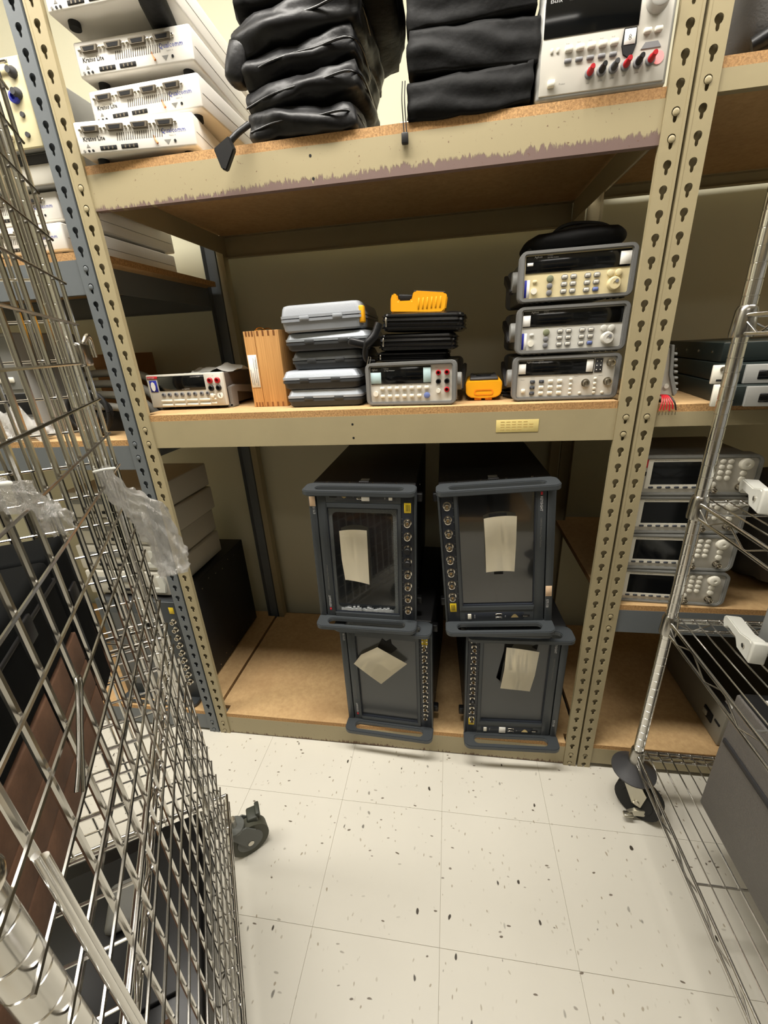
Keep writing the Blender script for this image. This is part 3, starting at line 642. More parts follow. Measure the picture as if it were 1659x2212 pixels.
def soft_case(label, loc, rot, w, d, h, m=leather):
    t = thing('zip_case', label, 'case', loc, rot, 'black zip cases on the multimeter')
    bm = bmesh.new(); lv = [(0, .012), (.003, .004), (h*.42, 0), (h*.47, .003), (h*.53, .003), (h*.58, 0), (h-.003, .004), (h, .012)]
    rings = [[bm.verts.new((x+w/2, y+d/2, zz+.0025*noise.noise(Vector((x*20, y*20, w*90))))) for x, y in rrect(w-2*i_, d-2*i_, .016, 5)] for zz, i_ in lv]
    for q in range(len(rings)-1):
        for k in range(len(rings[0])): bm.faces.new((rings[q][k], rings[q][(k+1) % len(rings[0])], rings[q+1][(k+1) % len(rings[0])], rings[q+1][k]))
    bm.faces.new(rings[0][::-1]); bm.faces.new(rings[-1]); link('body', finish(bm, m, 40), t)
    for z in (.2, .8): rg('piping', t, leather, [(x+w/2, y+d/2) for x, y in rrect(w+.003, d+.003, .017, 5)], [(x+w/2, y+d/2) for x, y in rrect(w-.006, d-.006, .014, 5)], 'z', h*z-.0015, h*z+.0015)
    bx('zip_pull', t, steel, .010, .014, -.0035, 0, h*.25, h*.75, .001, 1)
    return t
zc = gz+.102
soft_case('lowest black zip case resting on the grey bench multimeter', (.607, .072, zc), (0, R(1.5), -.05), .175, .19, .024, nylon2)
soft_case('middle black zip case of the three under the yellow meter', (.616, .068, zc+.026), (0, R(2.2), -.04), .188, .19, .040)
soft_case('top black zip case directly under the yellow meter', (.626, .062, zc+.069), (0, R(2.4), -.06), .195, .19, .042)
tag(tube('carry_strap', None, nylon, curve([(.604, .070, zc+.004), (.585, .060, zc+.010), (.590, .048, zc+.040), (.610, .052, zc+.062), (.622, .058, zc+.088)], 6), [.004]*5+[.007]*8+[.010]*6+[.009]*6, 8), 'black strap bunched beside the zip cases', 'strap')
tube('buckle', bpy.data.objects['carry_strap'], steel, [(.588, .052, zc-.004), (.594, .050, zc+.016), (.599, .050, zc+.014), (.593, .052, zc-.006), (.588, .052, zc-.004)], .0012, 6)
bx('strap_flap', bpy.data.objects['carry_strap'], nylon, .545, .600, .046, .062, zc+.036, zc+.056, .006, rot=(0, .25, 0))

def clamp():
    t = thing('yellow_multimeter', 'yellow handheld meter lying on top of the black zip cases', 'meter', (.648, .075, 1.3655), (0, R(5.2), 0))
    w = .132
    prof = [(0, .006), (.004, 0), (.120, .003), (.130, .012), (w, .040), (.124, .047), (.056, .049), (.051, .043), (.048, .028), (.018, .026), (.014, .040), (.003, .042), (-.001, .030)]
    pr('holster', t, yellow, prof, 'y', 0, .085, .003)
    bx('meter_body', t, black, .016, .050, .008, .078, .024, .041, .003); bx('meter_face', t, darkgrey, .052, .125, .010, .075, .0465, .0500, .001)
    for i in range(6): bx('grip_rib', t, yellow, .066+i*.010-.002, .066+i*.010+.002, -.0016, .002, .010+.001*i, .034+.001*i, .0012, 1)
    bx('stand_foot', t, orange, .004, .022, .004, .070, -.003, .003, .001, 1)
    return t
clamp()
def meter2():
    t = thing('yellow_multimeter', 'orange-yellow handheld meter lying on the shelf board beside the counters', 'meter', (.872, .080, gz+.001), (0, 0, -.05))
    prof = [(-.043, .020), (-.040, .012), (-.030, .0065), (-.010, .0045), (.010, .0045), (.030, .0065), (.040, .012), (.043, .020), (.044, .042), (.040, .047), (-.040, .047), (-.044, .042)]
    pr('holster', t, yellow, prof, 'y', 0, .17, .002)
    bx('meter_body', t, darkgrey, -.034, .034, .006, .162, .046, .054, .003); bx('display', t, glassblk, -.026, .026, .10, .145, .0538, .0548, .001); cy('rotary_dial', t, black, (0, .06, .053), 'z', .019, .004, 20, bev=.001)
    rg('end_moulding', t, orange, rrect(.046, .014, .006, 4, 0, .020), rrect(.040, .009, .004, 4, 0, .020), 'y', -.0012, .002)
    for x in (-.013, .013): bx('stand_foot', t, orange, x-.009, x+.008, .004, .05, 0, .0055, .001, 1)
    return t
meter2()

# cable pouch on top of the counters
t = thing('cable_pouch', 'black cable pouch with buckles lying on the topmost counter', 'pouch', (1.055, .105, 1.4625), (0, R(-2), -.05))
softbox('pouch', t, nylon2, .205, .15, .042, (0, .03, 0), amp=.006, seed=2, cuts=7, rnd=.6)
tube('cable', t, rubber, curve([(-.10, -.02, .006), (-.06, -.01, .034), (0, -.015, .044), (.05, -.02, .038), (.085, -.01, .012), (.092, .0, -.02+.022)], 6), .0045, 8)
tube('cable', t, rubber, curve([(-.07, 0, .010), (-.03, .0, .050), (.02, 0, .054), (.07, 0, .040), (.10, .01, .004)], 6), .004, 8)
rg('buckle', t, darkgrey, rrect(.030, .018, .003, 2, -.020, .026), rrect(.022, .011, .002, 2, -.020, .026), 'y', -.036, -.032, rot=(0, 0, 0)); rg('buckle', t, midgrey, rrect(.022, .018, .003, 2, .048, .024), rrect(.014, .010, .002, 2, .048, .024), 'y', -.036, -.032)
# cable ends behind the stack
t = tag(tube('mains_cable', None, rubber, curve([(.925, .12, gz+.006), (.955, .10, gz+.006), (.925, .16, gz+.010), (.930, .22, gz+.006), (.96, .26, gz+.006)], 6), .004, 8), 'black mains cable lying on the shelf between yellow meter and counters', 'cable')

# ------------------------------------------------------------------ analysers
AW, AH, AD = .290, .430, .52
def analyser(label, flip, upper, loc, rot, extra=None):
    """front faces -Y; x -AW/2..AW/2, z 0..AH; flip turns the front half a turn"""
    t = thing('signal_analyser', label, 'analyser', loc, rot)
    def X(x): return -x if flip else x
    def Z(z): return AH-z if flip else z
    def B(nm, m, x0, x1, y0, y1, z0, z1, bev=0, seg=2, par=None):
        xa, xb = sorted((X(x0), X(x1))); za, zb = sorted((Z(z0), Z(z1))); return bx(nm, par or t, m, xa, xb, y0, y1, za, zb, bev, seg)
    h = AW/2
    # chassis
    bx('chassis', t, blackbody, -h+.004, h-.004, .024, AD, .008, AH-.008, .003)
    # handles: flat bars with a long slot, top and bottom
    for zc_ in (.008, AH-.008):
        outer = [(x, y-.020) for x, y in rrect(AW+.003, .068, .020, 5)]
        # square off the rear corners
        outer = [(x, y if y < 0 else min(y, .014)) for x, y in outer]
        inner = [(x, y-.026) for x, y in rrect(AW-.062, .028, .0135, 5)]
        rg('handle', t, slate, outer, inner, 'z', zc_-.007, zc_+.007, .002)
    # front frame
    B('side_rail', slate, h-.020, h, -.004, .024, .014, AH-.014, .003); B('side_rail', slate, h-.048, h-.022, -.002, .024, .014, AH-.014, .002)
    B('side_rail', slate, -h, -h+.006, -.004, .024, .014, AH-.014, .002)
    B('connector_strip', slate_d, -h+.006, -h+.040, -.001, .022, .014, AH-.014, .001)
    sx0, sx1, sz0, sz1 = -h+.052, h-.050, .068, .398
    cx, cz = X((sx0+sx1)/2), Z((sz0+sz1)/2); sw, sh = sx1-sx0, sz1-sz0
    fx0, fx1 = -h+.040, h-.048
    fcx = X((fx0+fx1)/2); fw_, fz0, fz1 = fx1-fx0, .052, AH-.014; fcz = Z((fz0+fz1)/2)
    rg('bezel', t, slate, rrect(fw_, fz1-fz0, .002, 2, fcx, fcz), rrect(sw+.006, sh+.006, .002, 2, cx, cz), 'y', -.004, .022, .0012)
    rg('inner_bezel', t, slate_d, rrect(sw+.006, sh+.006, .002, 2, cx, cz), rrect(sw, sh, .001, 2, cx, cz), 'y', .0, .020)
    bx('screen', t, screenm if upper else screenm2, cx-sw/2, cx+sw/2, .006, .014, cz-sh/2, cz+sh/2)
    # port strip
    B('port_strip', slate, fx0, fx1, -.002, .022, .014, .052, .001); B('port_recess', slate_d, fx0+.014, fx1-.026, -.0026, 0, .020, .045, .0008, 1)
    B('usb_port', steel, -.006, .012, -.0034, -.002, .0355, .0405, .0005, 1); B('usb_port', steel, -.006, .012, -.0034, -.002, .0240, .0290, .0005, 1)
    B('usb_slot', blackm, -.004, .010, -.0038, -.0033, .0365, .0385); B('usb_slot', blackm, -.004, .010, -.0038, -.0033, .025, .027)
    pr('network_port', t, mat('brass_port', (200, 180, 130), .3, .8), [(X(.036), Z(.027)), (X(.056), Z(.027)), (X(.052), Z(.034)), (X(.047), Z(.038)), (X(.042), Z(.036))], 'y', -.0034, -.002)
    B('card_slot', blackm, .066, .086, -.0034, -.002, .030, .036); B('card_teeth', steel, .068, .080, -.0038, -.0032, .0305, .0322)
    B('power_button', ivorybut, -h+.062, -h+.072, -.005, -.002, .024, .041, .002, 2)
    text('POWER', .0036, inkwhite, t, (X(-h+.083), -.0028, Z(.026)), PI/2+(PI if flip else 0)); text('USB', .0036, inkwhite, t, (X(.022), -.0028, Z(.028)), PI/2+(PI if flip else 0))
    # connectors
    n = 8
    for i in range(n):
        z = Z(.374-i*.0388) if upper else Z(.360-i*.0400)
        x = X(-h+.023)
        capped = extra and i in extra.get('caps', ())
        r_ = .0085 if upper else .0062
        lathe('coax_socket', t, steel, [(r_*1.25, 0), (r_*1.25, .003), (r_*.8, .0035), (r_*.8, .009), (r_, .0095), (r_, .018), (r_*.74, .019), (r_*.74, .008), (.0001, .008)], (x, -.001, z), 'y', 16)
        if capped: lathe('dust_cap', t, black, [(r_*1.1, 0), (r_*1.15, .010), (r_*.9, .013)], (x, -.011, z), 'y', 16)
        else: cy('contact_pin', t, brass, (x, -.008, z), 'y', .0016, .006, 6)
        for (dx, dz) in ((.021, .006), (.025, -.002), (.021, -.009)): B('connector_mark', inkgrey, -h+.023+dx-.001-.006, -h+.023+dx+.001-.006, -.0016, -.0009, abs(Z(z)) + dz-.0008, abs(Z(z))+dz+.0008)
        if not upper:
            for dx in (-.0065, .0065): lathe('mount_screw', t, steel, [(.0028, 0), (.0026, .002), (.0015, .0026)], (x+dx, -.001, z+.0165), 'y', 8)
    B('warning_sticker', yellowst, -h+.014, -h+.032, -.0017, -.0009, .048, .076, .0001, 1)
    for k in range(3): B('sticker_line', inkblk, -h+.018+k*.004, -h+.0195+k*.004, -.0020, -.0016, .053, .071)
    # lettering on the wide rail
    ra = (-PI/2)+(PI if flip else 0)
    B('red_badge', redst, h-.037, h-.032, -.0026, -.0019, .388, .396, .0002, 1)
    text('KEYSIGHT', .0088, inkwhite, t, (X(h-.0375), -.0024, Z(.384)), ra, bold=.0001); text('UXM 5G Wireless Test Platform', .0062, inkgrey, t, (X(h-.0365), -.0024, Z(.326)), ra)
    text('E7515B', .0088, inkwhite, t, (X(h-.0165), -.0044, Z(.085)), ra)
    if extra and extra.get('tan'): B('tan_sticker', tanst, h-.019, h-.003, -.0050, -.0038, *extra['tan'], .0003, 1)
    if extra and extra.get('qr'): B('white_sticker', whitest, *extra['qr'], -.0046, -.0026, .021, .044, .0002, 1)
    # side details, screws and feet
    for s in (-1, 1):
        for k in range(7): cy('side_screw', t, steel, (s*(h-.0042), .05+k*.07, .05 if k % 2 else AH-.06), (s, 0, 0), .0026, .0015, 8)
        for z in (.05, AH-.05): bx('side_foot', t, black, s*(h+.004)-.009, s*(h+.004)+.009, .045, .066, z-.012, z+.012, .003)
    for k in range(4): cy('top_screw', t, steel, (-h+.05+k*.062, .018, AH-.0012), 'z', .003, .0016, 8)
    bx('top_strap', t, darkgrey, -.014, .014, .040, .050, AH-.009, AH-.0045, .002); bx('top_strap_anchor', t, midgrey, -.012, .012, .052, .072, AH-.008, AH-.0055, .001, 1)
    for x0 in (-.11, -.02, .06):
        for k in range(9): bx('vent_slot', t, blackm, x0+k*.0055, x0+k*.0055+.003, .034, .038, AH-.009, AH-.0073)
    return t
ZU = .096+AH+.006
UL = analyser('upper left dark analyser with film-covered screen and connectors on its right', True, True, (.5525, -.004, ZU), (0, R(1.2), R(0)), {'caps': (4, 5), 'tan': (.034, .062), 'qr': (-.024+.002, .000-.001)})
UR = analyser('upper right dark analyser leaning left, with connectors on its left', False, True, (.9290, -.002, ZU+.008), (0, R(-3.6), R(1)), {'tan': (.095, .127)})
LL = analyser('lower left dark analyser carrying another one, a tilted square note on its screen', True, False, (.5975, .012, .0955), (0, 0, R(-3.2)), {})
LR = analyser('lower right dark analyser at the shelf edge with a white port sticker', False, False, (.9870, .008, .0955), (0, 0, R(2.6)), {'caps': (5,), 'qr': (-.040+.006, -.014)})
# film over the upper left screen
cxs = -( (-AW/2+.052)+(AW/2-.050) )/2; czs = AH-(.068+.398)/2
bm = bmesh.new(); sw, sh = .188, .330
ring(bm, rrect(sw-.001, sh-.001, .002, 5, 0, 0), [(x+.004*noise.noise(Vector((x*30, z*30, 1))), z+.006*noise.noise(Vector((x*30, z*30, 5)))) for x, z in rrect(sw-.020, sh-.022, .012, 5, 0, 0)], 'y', .0028, .0036)
link('screen_film', finish(bm, film), UL, (cxs, 0, czs))
bm = bmesh.new()
for k in range(26):
    x = -.078+k*.006; addbox(bm, x, x+.0065, .001+.002*random.random(), .0045, -sh/2+.002, -sh/2+.008+.010*random.random())
link('film_fold', finish(bm, mat('crinkled_film', (210, 214, 216), .12, .4, spec=1)), UL, (cxs, 0, czs))

def notes(label, par, pts, y=-.0005, cxz=(0, 0), backing=None):
    """paper sheet taped to a screen; its free edges curl outward"""
    M = par.matrix_basis.copy(); M = Matrix.LocRotScale(par.location, par.rotation_euler, None)
    t = thing('paper_note', label, 'paper'); t.matrix_basis = M
    cx, cz = cxz; bm = bmesh.new()
    # strip of quads between left and right edge lists
    Lp, Rp = pts; nn = len(Lp); cols = 8; g = []
    for i in range(nn):
        row = []
        for c in range(cols+1):
            f = c/cols; x = Lp[i][0]*(1-f)+Rp[i][0]*f; z = Lp[i][1]*(1-f)+Rp[i][1]*f
            arch = 4*f*(1-f); e = (2*i/(nn-1)-1)
            z += arch*(.006 if True else 0); row.append(bm.verts.new((cx+x, y-.004-.006*arch*(.4+.6*abs(e)), cz+z)))
        g.append(row)
    for i in range(nn-1):
        for c in range(cols): bm.faces.new((g[i][c], g[i][c+1], g[i+1][c+1], g[i+1][c]))
    bmesh.ops.solidify(bm, geom=bm.faces, thickness=.0004)
    me = finish(bm, paper, 60); link('sheet', me, t)
    if backing:
        for nm, pp in backing: pr(nm, t, blackm, [(cx+a, cz+b) for a, b in pp], 'y', .0045, .0055)
    return t
scr = (AW/2-.050-AW/2+.052)/2
notes('tall beige paper note on the film-covered upper left screen', UL, ([(-.065, .088), (-.064, .0), (-.058, -.066)], [(.012, .092), (.012, .0), (.012, -.078)]), cxz=(cxs+.000, czs+.012),
      backing=[('tape', [(-.052, .066), (-.004, .064), (-.006, .058), (-.050, .056)])])
notes('tall beige paper note on the upper right analyser screen', UR, ([(-.036, .078), (-.034, .0), (-.034, -.080)], [(.046, .080), (.044, .0), (.040, -.080)]), cxz=(-cxs+.004, AH-czs+.022),
      backing=[('tape', [(-.022, .085), (.022, .087), (.022, .074), (-.022, .072)]), ('tape', [(-.012, -.078), (.012, -.078), (.012, -.092), (-.012, -.092)])])
notes('square beige note taped at an angle on the lower left screen', LL, ([(-.030, .088), (-.085, .052), (-.112, .012)], [(.062, .034), (.020, -.010), (-.026, -.060)]), cxz=(cxs+.006, czs+.046),
      backing=[('tape', [(-.030, .085), (-.016, .116), (-.004, .104), (.012, .116), (.014, .096), (.030, .080), (.012, .062), (-.030, .070)])])
notes('upright beige note with curled corners on the lower right screen', LR, ([(-.040, .102), (-.042, .020), (-.050, -.054)], [(.054, .088), (.048, .0), (.038, -.062)]), cxz=(-cxs+.010, AH-czs+.028),
      backing=[('tape', [(-.044, .104), (-.038, .120), (-.018, .108), (-.030, .080), (-.062, -.022), (-.050, -.034)]), ('tape', [(.034, .098), (.052, .112), (.048, .088)])])

# ------------------------------------------------------------------ white radio boxes
def white_box(label, loc, rot, h=.060, w=.254, d=.44, group='white interface boxes', full=True):
    t = thing('interface_box', label, 'box', loc, rot, group)
    bx('enclosure', t, white, -w/2, w/2, 0, d, .004, h, .004); bx('side_seam', t, inkgrey, w/2-.0005, w/2+.0004, .01, d-.01, h*.5-.0005, h*.5+.0005)
    for (x, y) in ((-w/2+.03, .03), (w/2-.03, .03), (-w/2+.03, d-.03), (w/2-.03, d-.03)): cy('foot', t, rubber, (x, y, -.006), 'z', .011, .011, 14)
    if not full: return t
    db = mat('connector_grey', (120, 112, 98), .4, .5)
    for k in range(4):
        x = -w/2+.036+k*.0530
        pr('serial_port', t, db, [(x-.019, h-.010), (x+.019, h-.010), (x+.016, h-.021), (x-.016, h-.021)], 'y', -.005, .001, .001)
        for s in (-1, 1): lathe('jack_screw', t, steel, [(.003, 0), (.003, .004), (.0015, .005)], (x+s*.0225, 0, h-.0155), 'y', 8)
        pr('port_opening', t, blackm, [(x-.013, h-.0125), (x+.013, h-.0125), (x+.011, h-.0185), (x-.011, h-.0185)], 'y', -.0054, -.0048)
    text('Kratos Lite', .0105, inkblk, t, (-w/2+.014, -.0004, .0265), bold=.0002)
    for k in range(21):
        x = -.040+k*.0048; pr('vent_slot', t, mat('slot_shadow', (90, 84, 76), .8), [(x, .0235), (x+.0016, .0235), (x+.0040, .0360), (x+.0024, .0360)], 'y', -.0004, .0006)
    text('Qualcomm', .0118, inkblue, t, (.056, -.0004, .029)); text('RADIO  A', .0032, inkgrey, t, (.072, -.0004, .0235))
    for x in (-.080, -.034):
        bx('card_edge_port', t, blackm, x, x+.036, -.0012, .001, .0095, .0165, .0005, 1)
        for k in range(3): bx('port_key', t, db, x+.008+k*.009, x+.011+k*.009, -.0018, -.0010, .0105, .0150)
    for x in (-w/2+.012, -w/2+.022, -w/2+.031): cy('small_jack', t, blackm if x > -w/2+.015 else inkgrey, (x, -.0005, .0100), 'y', .0024, .001, 10)
    pr('warning_mark', t, inkgrey, [(-w/2+.018, .0160), (-w/2+.026, .0160), (-w/2+.022, .0220)], 'y', -.0004, .0004); cy('status_light', t, blackm, (.083, -.0004, .0150), 'y', .0026, .0008, 10)
    pr('approval_mark', t, inkgrey, [(.060, .0180), (.074, .0180), (.067, .0100)], 'y', -.0004, .0004)
    tube('seal_tag', t, mat('copper_tag', (176, 110, 60), .4, .4), [(.040, -.001, .026), (.042, -.0025, .018), (.046, -.003, .012)], [.0008, .0012, .0024], 6)
    return t
bz = 1.6891
wb1 = white_box('lowest white interface box on the top shelf, pushed furthest left', (.1420, -.006, bz+.006), (0, 0, .10))
dup(wb1, 'second white interface box from the bottom of the top-shelf stack', (.1570, .030, bz+.074), (0, 0, -.02))
dup(wb1, 'third white interface box, tilted, with its underside showing', (.1570, .024, bz+.146), (R(-1), 0, .02))
dup(wb1, 'topmost white interface box of the stack, cut by the photo edge', (.1400, -.004, bz+.232), (R(-2), 0, .0))
softbox('wedge', None, nylon2, .05, .18, .030, (.225, .02, bz+.208), (0, .2, .3), amp=.004, rnd=.7, cuts=5)
tag(bpy.data.objects['wedge'], 'small black cloth wedge between the two topmost white boxes', 'cloth')
bpy.data.objects['wedge'].name = 'cloth_wedge'

# ------------------------------------------------------------------ black bags on the top shelf
def bag(label, loc, rot, w, d, h, seed, m=nylon, fold=.0022, rnd=.25, trim=True, group=None, amp=.010):
    t = thing('black_bag', label, 'bag', loc, rot, group)
    softbox('body', t, m, w, d, h, amp=amp, freq=11, seed=seed, cuts=13, rnd=rnd, fold=fold)
    if trim: tube('seam', t, leather, curve([(-w*.47, -d*.46, h*.45), (-w*.2, -d*.51, h*.5), (w*.15, -d*.51, h*.47), (w*.46, -d*.46, h*.52), (w*.49, 0, h*.5), (w*.46, d*.4, h*.5)], 6), .0022, 6)
    return t
G1 = 'black bags piled left of the gap'; G2 = 'black bags piled beside the power supply'
b1 = bag('bottom glossy black bag of the taller pile, its strap hanging over the beam', (.500, .150, bz), (0, R(-1), -.03), .230, .31, .048, 1, group=G1)
bag('second black bag up, shiny and creased, of the taller pile', (.505, .150, bz+.052), (R(1), R(-6), -.02), .245, .31, .044, 2, group=G1)
bag('third black bag up with a deep fold of the taller pile', (.500, .160, bz+.098), (0, R(-7), .02), .245, .32, .045, 3, group=G1)
bag('fourth black bag up with a pale reflection, of the taller pile', (.505, .150, bz+.145), (0, R(-9), .0), .255, .31, .047, 4, nylon, .003, group=G1)
bag('topmost black bag of the taller pile, its flap jutting out to the right', (.530, .155, bz+.195), (0, R(-3), .05), .310, .32, .085, 5, nylon2, .003, group=G1)
softbox('side_pocket', b1, nylon, .040, .05, .065, (-.125, -.13, .10), (0, .3, 0), amp=.006, seed=8, rnd=.6, cuts=6)
tube('strap', b1, nylon, curve([(-.105, -.155, .03), (-.125, -.172, .012), (-.140, -.182, -.004), (-.152, -.186, -.022)], 6), .006, 8)
pr('strap_buckle', b1, black, [(-.172, -.012), (-.136, .004), (-.128, -.018), (-.152, -.050), (-.162, -.046)], 'y', -.192, -.180, .002)
bag('bottom black bag of the shorter pile beside the power supply', (.820, .150, bz), (0, R(-2), .0), .235, .31, .058, 11, nylon2, .0016, rnd=.10, trim=False, group=G2, amp=.006)
bag('second black bag up beside the power supply', (.822, .155, bz+.060), (0, R(2), .02), .235, .32, .062, 12, nylon2, .0016, rnd=.10, trim=False, group=G2, amp=.006)
bag('third black bag up beside the power supply', (.822, .155, bz+.124), (0, R(-1), .0), .230, .32, .066, 13, nylon2, .0016, rnd=.10, trim=False, group=G2, amp=.006)
bag('topmost black bag beside the power supply', (.822, .150, bz+.196), (0, R(2), .0), .235, .31, .085, 14, nylon2, .0016, rnd=.10, trim=False, group=G2, amp=.006)
t = thing('drawstring', 'thin black drawstring with a toggle hanging over the top beam', 'string', (.700, 0, bz))
for dx in (-.002, .003): tube('cord', t, rubber, curve([(dx, .004, .060), (dx-.001, -.006, .030), (dx, -.0035, .002), (dx+.001, -.0025, -.018)], 5), .0011, 6)
bx('toggle', t, black, -.006, .007, -.0075, .0015, -.036, -.018, .002)
tag(bx('paper_slip', None, whitest, .690, .722, .020, .060, bz, bz+.008, .001), 'white paper slip on the shelf board between the bag piles', 'paper')

# ------------------------------------------------------------------ left rack contents
LZ = 1.535
k1 = dup(wb1, 'white interface box at the bottom of the stack on the blue-grey rack', (-.238, .020, LZ+.006), (0, 0, .0), 'white interface boxes behind the cage')
k2 = dup(wb1, 'second white interface box on the blue-grey rack', (-.245, .040, LZ+.072), (0, 0, .0), 'white interface boxes behind the cage')
t = thing('equipment_box', 'plain light grey box with a black slot on the blue-grey rack', 'instrument', (-.260, .030, LZ+.138))
bx('housing', t, lightgrey, -.16, .16, 0, .40, 0, .062, .004); bx('front_panel', t, offwhite, -.158, .158, -.003, .003, .003, .040, .001); bx('dark_band', t, darkgrey, -.158, .158, -.003, .002, .041, .058, .001)
bx('slot', t, blackm, .050, .075, -.0036, -.002, .016, .021); bx('slot', t, blackm, -.05, .02, -.0036, -.002, .016, .021)
t = thing('cream_instrument', 'cream-fronted instrument full of round sockets and a blue ring', 'instrument', (-.290, .010, LZ+.2005))
bx('front_panel', t, cream, -.20, .20, 0, .006, 0, .150, .002); bx('housing', t, lightgrey, -.20, .20, .006, .38, 0, .150, .003)
random.seed(3)
for i in range(7):
    for j in range(4):
        x = .175-.054*i+random.uniform(-.006, .006); z = .022+.034*j
        if random.random() < .5: lathe('socket', t, darkgrey if random.random() < .6 else steel, [(.010, 0), (.010, .005), (.006, .010), (.006, .014)], (x, 0, z), 'y', 12)
        else: cy('small_button', t, darkgrey, (x, 0, z), 'y', .005, .004, 10)
lathe('blue_ring_socket', t, bluest, [(.011, 0), (.011, .006), (.006, .007), (.006, .002), (.0001, .002)], (.168, -.001, .085), 'y', 18)
bx('handle_bar', t, steel, .06, .18, -.012, -.006, .136, .142, .002); cy('handle_post', t, steel, (.07, 0, .139), 'y', .003, .010, 8); cy('handle_post', t, steel, (.17, 0, .139), 'y', .003, .010, 8)
# middle shelf of the left rack
MZ = 1.090
t = thing('cardboard_box', 'brown cardboard box standing at the back wall behind the cage', 'box', (-.46, .55, MZ))
bx('carton', t, cardboard, -.10, .085, -.05, .05, 0, .225, .002); bx('flap', t, cardboard, -.10, .085, -.052, -.050, .18, .226, .0005, 1)
def coil(label, loc, r0, r1, n, m, rad, seed, flat=1):
    random.seed(seed); t = thing('cable_coil', label, 'cable', loc)
    for k in range(n):
        rr = r0+(r1-r0)*k/max(1, n-1); zz = .008+.013*(k % 4)
        pts = [(rr*math.cos(a)*1.25+.004*math.sin(3*a+k), rr*math.sin(a)*flat, zz+.006*math.sin(2*a+k)) for a in [2*PI*q/28 for q in range(29)]]
        bm = bmesh.new(); addtube(bm, pts, rad, 8); link('loop', finish(bm, m, 60), t)
    return t
coil('grey ribbed cable coiled on the blue-grey shelf behind the post', (-.185, .44, MZ), .050, .10, 6, mat('grey_cable', (120, 118, 112), .5), .007, 4)
t = thing('cable_coil', 'thick black cable coiled upright at the front of the blue-grey shelf', 'cable', (-.235, .075, MZ+.001)); random.seed(5)
for k in range(6):
    rr = .034+.005*k; yy = -.014+.006*((k*5) % 6); bm = bmesh.new()
    addtube(bm, [(rr*math.cos(a)*1.15+.003*math.sin(3*a+k), yy+.004*math.sin(2*a+k), .068+rr*math.sin(a)) for a in [2*PI*q/28 for q in range(29)]], .0055, 8); link('loop', finish(bm, rubber, 60), t)
cy('plug', t, steel, (.02, -.012, .092), (.9, -.4, .1), .006, .022, 12)
hm = mat('grey_hose_plastic', (150, 148, 140), .45)
for k in range(4):
    y = .15+.028*k; z = MZ+.078+.030*k
    tag(tube('grey_hose', None, hm, curve([(-.40, y, z-.006), (-.30, y-.01, z), (-.20, y-.02, z-.004), (-.13, y-.02, z-.022), (-.088, y-.01, z-.060-.012*k)], 6), .0115, 10), 'grey hose lying across the blue-grey shelf, %s' % ('lowest at the front', 'second from the front', 'third from the front', 'highest at the back')[k], 'hose', 'grey hoses on the blue-grey shelf')
t = thing('hose_tray', 'black tray under the grey hoses on the blue-grey shelf', 'tray', (-.26, .23, MZ)); bx('tray', t, black, -.13, .13, -.09, .09, 0, .062, .004)
crumple('plastic_sheet', 'crinkled clear plastic sheet bunched on the shelf in front of the grey console', 'plastic sheet', plastic, (-.50, .030, MZ), .30, .05, .08, 7.7, .012, 22)
t = thing('grey_console', 'tall grey instrument seen through the cage on the middle blue-grey shelf', 'instrument', (-.53, .06, MZ))
bx('housing', t, lightgrey, -.15, .13, 0, .22, 0, .29, .006); bx('front_panel', t, midgrey, -.14, .12, -.004, .002, .14, .28, .002); bx('dark_band', t, black, -.14, .12, -.004, .002, .07, .13, .002)
for k in range(6): bx('button', t, ivorybut, -.12+k*.04, -.10+k*.04, -.009, -.003, .16, .175, .002, 1)
for k in range(5): lathe('socket', t, steel, [(.012, 0), (.012, .008), (.007, .012)], (-.11+k*.05, -.001, .035), 'y', 12)
# bottom shelf of the left rack
t = thing('signal_analyser', 'dark analyser under pale boxes on the bottom blue-grey shelf', 'analyser', (-.275, .050, .098))
bx('chassis', t, blackbody, -.15, .150, .02, .50, .006, .425, .003); bx('front_frame', t, slate, -.152, .152, 0, .022, .006, .430, .003)
rg('handle', t, slate, [(x, y-.014) for x, y in rrect(.31, .05, .018, 4)], [(x, y-.022) for x, y in rrect(.24, .016, .007, 4)], 'z', 0, .012, .002)
bx('screen', t, screenm2, -.10, .09, -.001, .001, .06, .38)
bx('warning_sticker', t, yellowst, .126, .144, -.0012, -.0002, .385, .41, .0001, 1)
for k in range(9): bnc(t, .134, .355-.033*k, 0, .0075)
for k in range(9):
    for z in (.04, .40): cy('side_screw', t, steel, (.150, .06+.05*k, z-.008*(k % 3)), 'x', .0025, .0015, 8)
for i, dx in enumerate((.0, -.008, .004, -.004)):
    nm = ('lowest', 'second', 'third', 'topmost')[i]
    t = thing('pale_box', '%s pale grey box stacked on the dark analyser behind the cage' % nm, 'box', (-.31+dx, .085+.006*i, .5305+.094*i), (0, 0, 0), 'pale boxes on the dark analyser')
    bx('enclosure', t, offwhite, -.155, .155, 0, .35, 0, .090, .005); bx('port_row', t, midgrey, -.12, .02, -.003, .002, .050, .068, .001)
    bx('port', t, blackm, -.08, -.04, -.004, -.002, .016, .026, .001); bx('port', t, blackm, -.02, .02, -.004, -.002, .016, .026, .001)
    pr('corner_guard', t, whiteclip, [(.10, .015), (.145, .015), (.152, .05), (.145, .078), (.12, .078), (.125, .035), (.10, .032)], 'y', -.008, .001, .002)

